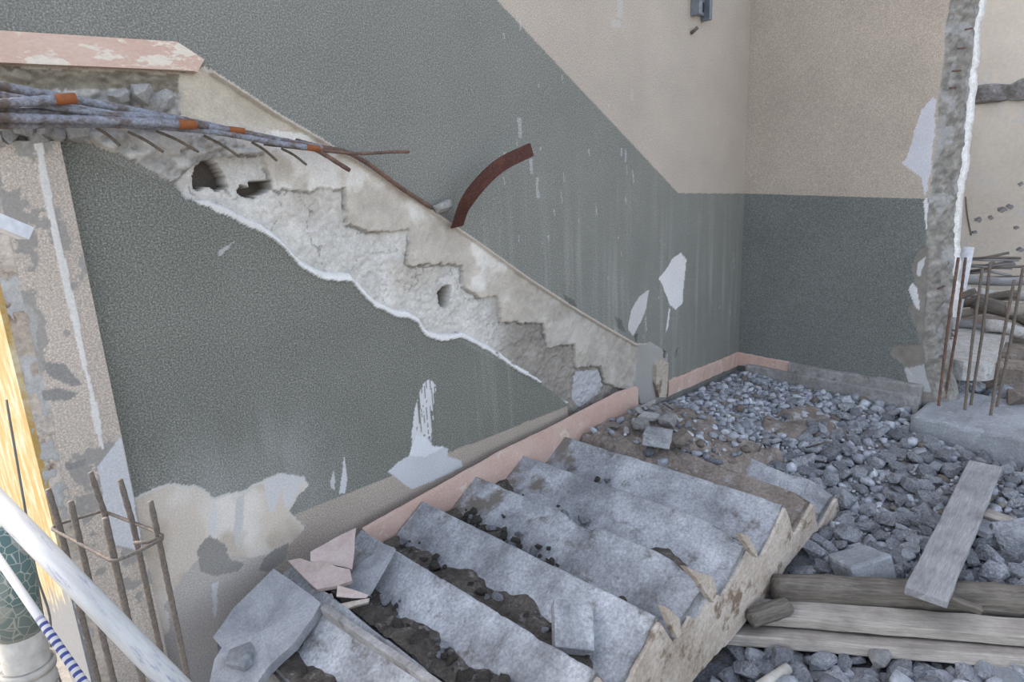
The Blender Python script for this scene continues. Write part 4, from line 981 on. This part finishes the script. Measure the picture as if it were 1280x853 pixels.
tile('concrete_block', [(1178, 448), (1196, 402), (1262, 410), (1256, 425), (1247, 438), (1240, 452), (1205, 452)], 0.22, (0, 0, 1), 0.14, M_LUMP, 'whitish flat concrete slab behind the starter bars', 'slab', 0.015, 9)
bs_ = at_z(1212, 470, 0.06)
o = bm_obj('soil_block', boxbm(-.14, .14, -.30, .30, -.14, .08, 0.03, 8, 0.04, 12), M_DIRT); o.location = bs_+np.array([.25, 0, 0]); setp(o, 'brown earthy block under the whitish slab', 'rubble')
LOGS = [((1186, 352), (1290, 350), .04, 'topmost pale log of the pile'), ((1186, 362), (1290, 372), .045, 'second pale log from the top of the pile'), ((1185, 380), (1262, 370), .04, 'whitish log slanting up to the right in the pile'),
        ((1186, 392), (1250, 388), .035, 'short brown log on the left of the pile'), ((1228, 378), (1292, 402), .065, 'thick brown log slanting down to the right in the pile'), ((1190, 404), (1240, 412), .035, 'tan log just above the whitish slab'),
        ((1240, 408), (1295, 418), .05, 'lowest brown log at the right of the pile'), ((1182, 372), (1215, 366), .03, 'dark log end beside the broken wall'), ((1262, 388), (1295, 380), .045, 'grey white log at the right end of the pile')]
for i, (p, q, r_, lab) in enumerate(LOGS):
    A_ = at_x(*p, 6.6-0.06*i); B_ = at_x(*q, 6.65-0.06*i); d_ = (B_-A_)
    P = [A_-d_*0.15+d_*1.3*t+np.array([0, 0, .012*math.sin(7*t+i)]) for t in np.linspace(0, 1, 9)]
    setp(tube_obj('log', P, [r_*(1.05-.2*t) for t in np.linspace(0, 1, 9)], (M_WOODB, M_LUMP, M_WOODD, M_WOOD, M_WOODD)[i % 5] if i != 4 else M_WOODD, None, 12), lab, 'log', 'stacked logs by the far wall')
for i in range(10):
    v_ = 322+i*2.6; A_ = at_x(1190+r4.uniform(-4, 25), v_+r4.uniform(-3, 3), 6.75); B_ = at_x(1275+r4.uniform(-25, 15), v_+r4.uniform(-6, 6), 6.8)
    setp(tube_obj('brush_stick', [A_, (A_+B_)/2+np.array([0, 0, r4.uniform(-.03, .03)]), B_], 0.012, (M_WOODD, M_WOODB)[i % 2], None, 6), 'thin stick of the brushwood lying on the log pile', 'stick', 'brushwood on the log pile')
# heap that carries the logs
hx = at_x(1235, 395, 6.9)
tile('earth_bank', [(1178, 395), (1300, 395), (1300, 440), (1178, 440)], 0.16, (0, 0, 1), 0.3, M_DIRT, 'low earth bank the log pile lies on', 'dirt', 0.02, 3)
B_ = at_x(1210, 309, 6.3); A_ = np.array([B_[0]-.02, B_[1]+.05, 0.0])
setp(tube_obj('white_tube', [A_, B_], 0.045, M_PVC, None, 14), 'short white plastic tube standing by the broken wall end', 'pipe')
setp(tube_obj('hanging_wire', curve_pts([at_x(1207, 246, 7.594), at_x(1209, 268, 7.594), at_x(1214, 294, 7.594)], 6), 0.006, M_CABLE, None, 5), 'thin wire hanging down the far wall', 'wire')
# steel channel and loose bits high on the back wall
ch = setp(empty('steel_channel', (at_y(876, 8, -.03)[0], -0.03, at_y(876, 8, 0)[2])), 'open steel box fixed high on the beige wall', 'electrical box')
w0, w1 = at_y(868, 10, -.03)[0], at_y(884, 10, -.03)[0]; z0 = at_y(876, 25, -.03)[2]; z1 = z0+0.45
under(bm_obj('side_plate', boxbm(w0, w0+0.035, -0.07, 0.0, z0+.02, z1, 0.004), M_METAL), ch)
under(bm_obj('side_plate', boxbm(w1-0.03, w1, -0.07, 0.0, z0, z1, 0.004), M_METAL), ch)
under(bm_obj('back_plate', boxbm(w0+.035, w1-.03, -0.03, 0.0, z0+.03, z1, 0.003), M_METAL), ch)
under(bm_obj('socket_hole', boxbm(w0+.05, w1-.04, -0.034, -0.026, z0+.05, z0+.11, 0.003), M_DARK), ch)
pk = at_y(866, 41, -.015); setp(tube_obj('wall_plug', [pk+np.array([0, .01, 0]), pk+np.array([0.01, -.03, .03])], 0.012, M_BARD, None, 8), 'small stub of plug in the wall below the steel box', 'plug')

# ------------------------------------------------------------------ bent strap and steel bars at the top left
def strap(name, ctrl, w_, t_, mat, label):
    P = curve_pts(ctrl, 14); V, F = [], []
    for i, p in enumerate(P):
        tg = P[min(i+1, len(P)-1)]-P[max(i-1, 0)]; tg /= np.linalg.norm(tg); sd = np.cross(tg, np.array([0, 1.0, 0])); sd /= np.linalg.norm(sd)
        f_ = np.array([0, 1.0, 0]); ww = w_*(1-0.12*i/len(P))
        V += [p+sd*ww-f_*t_, p+sd*ww*1.0+f_*t_, p-sd*ww+f_*t_, p-sd*ww-f_*t_]
    n = len(P); F = [(i*4+q, (i+1)*4+q, (i+1)*4+(q+1) % 4, i*4+(q+1) % 4) for i in range(n-1) for q in range(4)]+[(0, 1, 2, 3), tuple((n-1)*4+q for q in (3, 2, 1, 0))]
    o = mesh_obj(name, np.array(V)-P[0], F, mat); o.location = P[0]; return setp(o, label, 'metal strap')
strap('bent_strap', [at_y(571, 284, -.03), at_y(582, 255, -.12), at_y(602, 228, -.17), at_y(628, 205, -.2), at_y(664, 187, -.22)], 0.036, 0.007, M_STRAP, 'curved rusty steel strap sticking out of the wall above the scar')
pk = at_y(554, 258, -.03); o = bpy.data.objects.new('mortar_lump', hull_mesh('mortar_lump', 18, (1.2, .7, .6), 61, M_LUMP)); COL.objects.link(o); o.location = pk; o.scale = (.10,)*3; o.rotation_euler = (0, -.2, 0)
setp(o, 'grey mortar lump left beside the curved rusty strap', 'mortar')
BY = -0.14
def bar(ctrl, r_, mat, label, ys=None, tip=None, n=8):
    pts = [at_y(u, v, (ys[i] if ys else BY)) for i, (u, v) in enumerate(ctrl)]
    P = curve_pts(pts, n); r_ = r_*0.78; P, R_ = ribbed(P, r_, 0.016, 0.14)
    o = tube_obj('steel_bar', P, R_, mat, None, 9); setp(o, label, 'rebar', 'steel bars of the broken landing')
    if tip:
        d = np.asarray(P[-1])-np.asarray(P[-6]); d /= np.linalg.norm(d)
        o2 = tube_obj('cut_end', [P[-1]-d*0.05, P[-1]+d*0.004], r_*1.22, M_TIP, None, 10)
        m_ = o.matrix_basis.inverted() @ o2.matrix_basis; o2.parent = o; o2.matrix_local = m_
    return o
bar([(-60, 96), (0, 108), (110, 128), (225, 150), (330, 172), (402, 186)], 0.016, M_BAR, 'longest dusty grey bar on top of the bundle', [-.12]*6)
bar([(-60, 133), (0, 130), (50, 126), (93, 123)], 0.017, M_BAR, 'short thick bar with a bright rusty cut end', [-.2]*4, True)
bar([(-60, 144), (0, 147), (110, 150), (180, 153), (243, 156)], 0.016, M_BAR, 'thick grey bar with a rusty cut end above the arched hole', [-.2]*5, True)
bar([(-60, 112), (0, 119), (90, 134), (200, 151), (304, 164)], 0.012, M_BAR, 'thinner grey bar with a small orange cut end', [-.16]*5, True)
bar([(-60, 158), (0, 157), (140, 156), (260, 164), (340, 178), (398, 186)], 0.013, M_BAR, 'lowest grey bar lying on the broken mortar', [-.16]*6, True)
bar([(-60, 138), (0, 139), (120, 141), (230, 149)], 0.012, M_BAR, 'grey bar hidden in the middle of the bundle', [-.15]*4)
bar([(-60, 104), (0, 122), (60, 133), (150, 146), (260, 158)], 0.012, M_BAR, 'grey bar crossing the bundle at its left end', [-.17]*5)
bar([(352, 178), (388, 184), (437, 213)], 0.011, M_BARR, 'short rusty bar bent downwards at the end of the bundle', [-.14]*3)
bar([(330, 180), (400, 188), (450, 192), (490, 190), (511, 190)], 0.008, M_BARR, 'thin rusty bar pointing level to the right', [-.12, -.14, -.15, -.16, -.16])
bar([(370, 176), (400, 184), (432, 190), (462, 206), (500, 234), (540, 260)], 0.012, M_BARR, 'rusty bar sagging along the upper edge of the scar', [-.06, -.06, -.05, -.035, -.03, -.03])
for i, (p, q) in enumerate((((160, 165), (204, 190)), ((195, 164), (248, 190)), ((255, 170), (299, 196)), ((315, 178), (346, 201)), ((352, 186), (383, 206)), ((120, 160), (150, 182)))):
    bar([p, ((p[0]+q[0])/2, (p[1]+q[1])/2-2), q], 0.006, M_BARD, 'short tie wire end hanging below the steel bars', [-.10, -.09, -.08], None, 4)
for i, (u, v, s_) in enumerate(((10, 168, .09), (30, 160, .10), (45, 172, .08), (58, 165, .10), (72, 170, .07), (95, 166, .09), (175, 118, .10), (200, 126, .11), (150, 120, .07), (-12, 170, .1))):
    o = bpy.data.objects.new('mortar_lump', hull_mesh('mortar_lump', 20, (1.1, .8, .75), 640+i, M_LUMP)); COL.objects.link(o); o.location = at_y(u, v, -0.05 if v < 140 or u > 80 else -0.04); o.scale = (s_,)*3; o.rotation_euler = rot_z_tilt(r4)
    setp(o, 'pale mortar lump in the broken edge of the upper landing', 'mortar', 'mortar lumps of the broken landing')

# ------------------------------------------------------------------ cage of bars in front of the pier
ZS = 0.70
CG = setp(empty('rebar_cage', (0.27, -0.55, -0.45)), 'cage of six upright bars tied by one stirrup at the lower left', 'rebar cage')
tops = [(60, 612), (88, 627), (113, 591), (131, 648), (150, 600), (188, 627)]
base = [at_z(76, 664, ZS), at_z(100, 678, ZS), at_z(131, 643, ZS), at_z(142, 697, ZS), at_z(166, 655, ZS), at_z(197, 668, ZS)]
for (u, v), p in zip(tops, base):
    r = ray(u, v); s_ = ((p[0]-EYE[0])*r[0]+(p[1]-EYE[1])*r[1])/(r[0]**2+r[1]**2); t_ = EYE+r*s_
    P, R_ = ribbed([np.array([p[0]+.004, p[1]-.01, -0.5]), p, t_], 0.0077, 0.02)
    tube_obj('upright_bar', P, R_, M_BARD, CG, 8)
hp = [(66, 660), (74, 655), (125, 640), (131, 640), (188, 662), (203, 670), (203, 674), (172, 690), (146, 701), (138, 701), (100, 680), (66, 662), (66, 660)]
tube_obj('stirrup', [at_z(u, v, ZS) for u, v in hp], 0.005, M_BARD, CG, 8)
tube_obj('stirrup_hook', [at_z(203, 672, ZS+.003), at_z(185, 678, ZS+.006), at_z(168, 679, ZS+.006)], 0.005, M_BARD, CG, 8)

# ------------------------------------------------------------------ foreground left
A_, B_ = at_d(-70, 560, 1.32), at_d(275, 915, 1.12)
setp(tube_obj('guard_tube', [A_, B_], 0.0205, M_RAIL, None, 24), 'thick scuffed white tube crossing the lower left corner', 'tube')
A_, B_ = at_d(-50, 628, 1.42), at_d(150, 920, 1.2)
setp(tube_obj('striped_pole', [A_, B_], [0.0075, 0.0085], M_STRIPE, None, 14), 'thin pole with blue and white stripes below the white tube', 'pole')
dp = setp(empty('drain_pipe', (0.03, -0.3, -0.4)), 'grey beige drain pipe wrapped in a green patterned sheet at the left edge', 'pipe')
q0, q1 = at_y(38, 850, -.3), at_y(-4, 640, -.3); ax_ = (q1-q0); ax_ /= np.linalg.norm(ax_)
def seg(name, t0, t1, r0, r1, mat): tube_obj(name, [q0+ax_*t0, q0+ax_*t1], [r0, r1], mat, dp, 28)
seg('pipe_body', -0.6, 0.5, 0.060, 0.060, M_PIPE)
seg('coupling', -0.35, 0.06, 0.068, 0.068, M_PIPE); seg('coupling_ring', 0.035, 0.06, 0.073, 0.073, M_PIPE); seg('coupling_ring', -0.02, 0.0, 0.071, 0.071, M_PIPE)
seg('printed_sheet', 0.17, 0.52, 0.062, 0.064, M_SHEET)
setp(tube_obj('loose_cable', curve_pts([at_y(8, 500, .02), at_y(32, 640, -.1), at_y(45, 715, -.12), at_y(62, 770, -.14), at_y(64, 815, -.14), at_y(78, 860, -.14)], 10), 0.004, M_CABLE, None, 6), 'thin grey cable hanging down beside the yellow wall', 'cable')
# white cable duct end
dq = setp(empty('cable_duct', tuple(at_y(20, 280, -.35))), 'end of a white plastic cable duct in front of the pier', 'duct')
e0, e1 = at_y(-60, 254, -.38), at_y(32, 292, -.34); dd = e1-e0; L_ = np.linalg.norm(dd); dd /= L_
sd = np.cross(dd, np.array([0, 0, 1.0])); sd /= np.linalg.norm(sd); uu = np.cross(sd, dd)
def duct_wall(a0, a1, c0, c1):
    V = [e0+dd*t+sd*a+uu*c-np.array(dq.location) for t in (0, L_) for a in (a0, a1) for c in (c0, c1)]
    F = [(0, 1, 3, 2), (4, 6, 7, 5), (0, 4, 5, 1), (2, 3, 7, 6), (0, 2, 6, 4), (1, 5, 7, 3)]
    mesh_obj('duct_side', V, F, M_PVC, dq)
for q in ((-.035, .035, .016, .018), (-.035, .035, -.018, -.016), (-.035, -.033, -.016, .016), (.033, .035, -.016, .016)): duct_wall(*q)
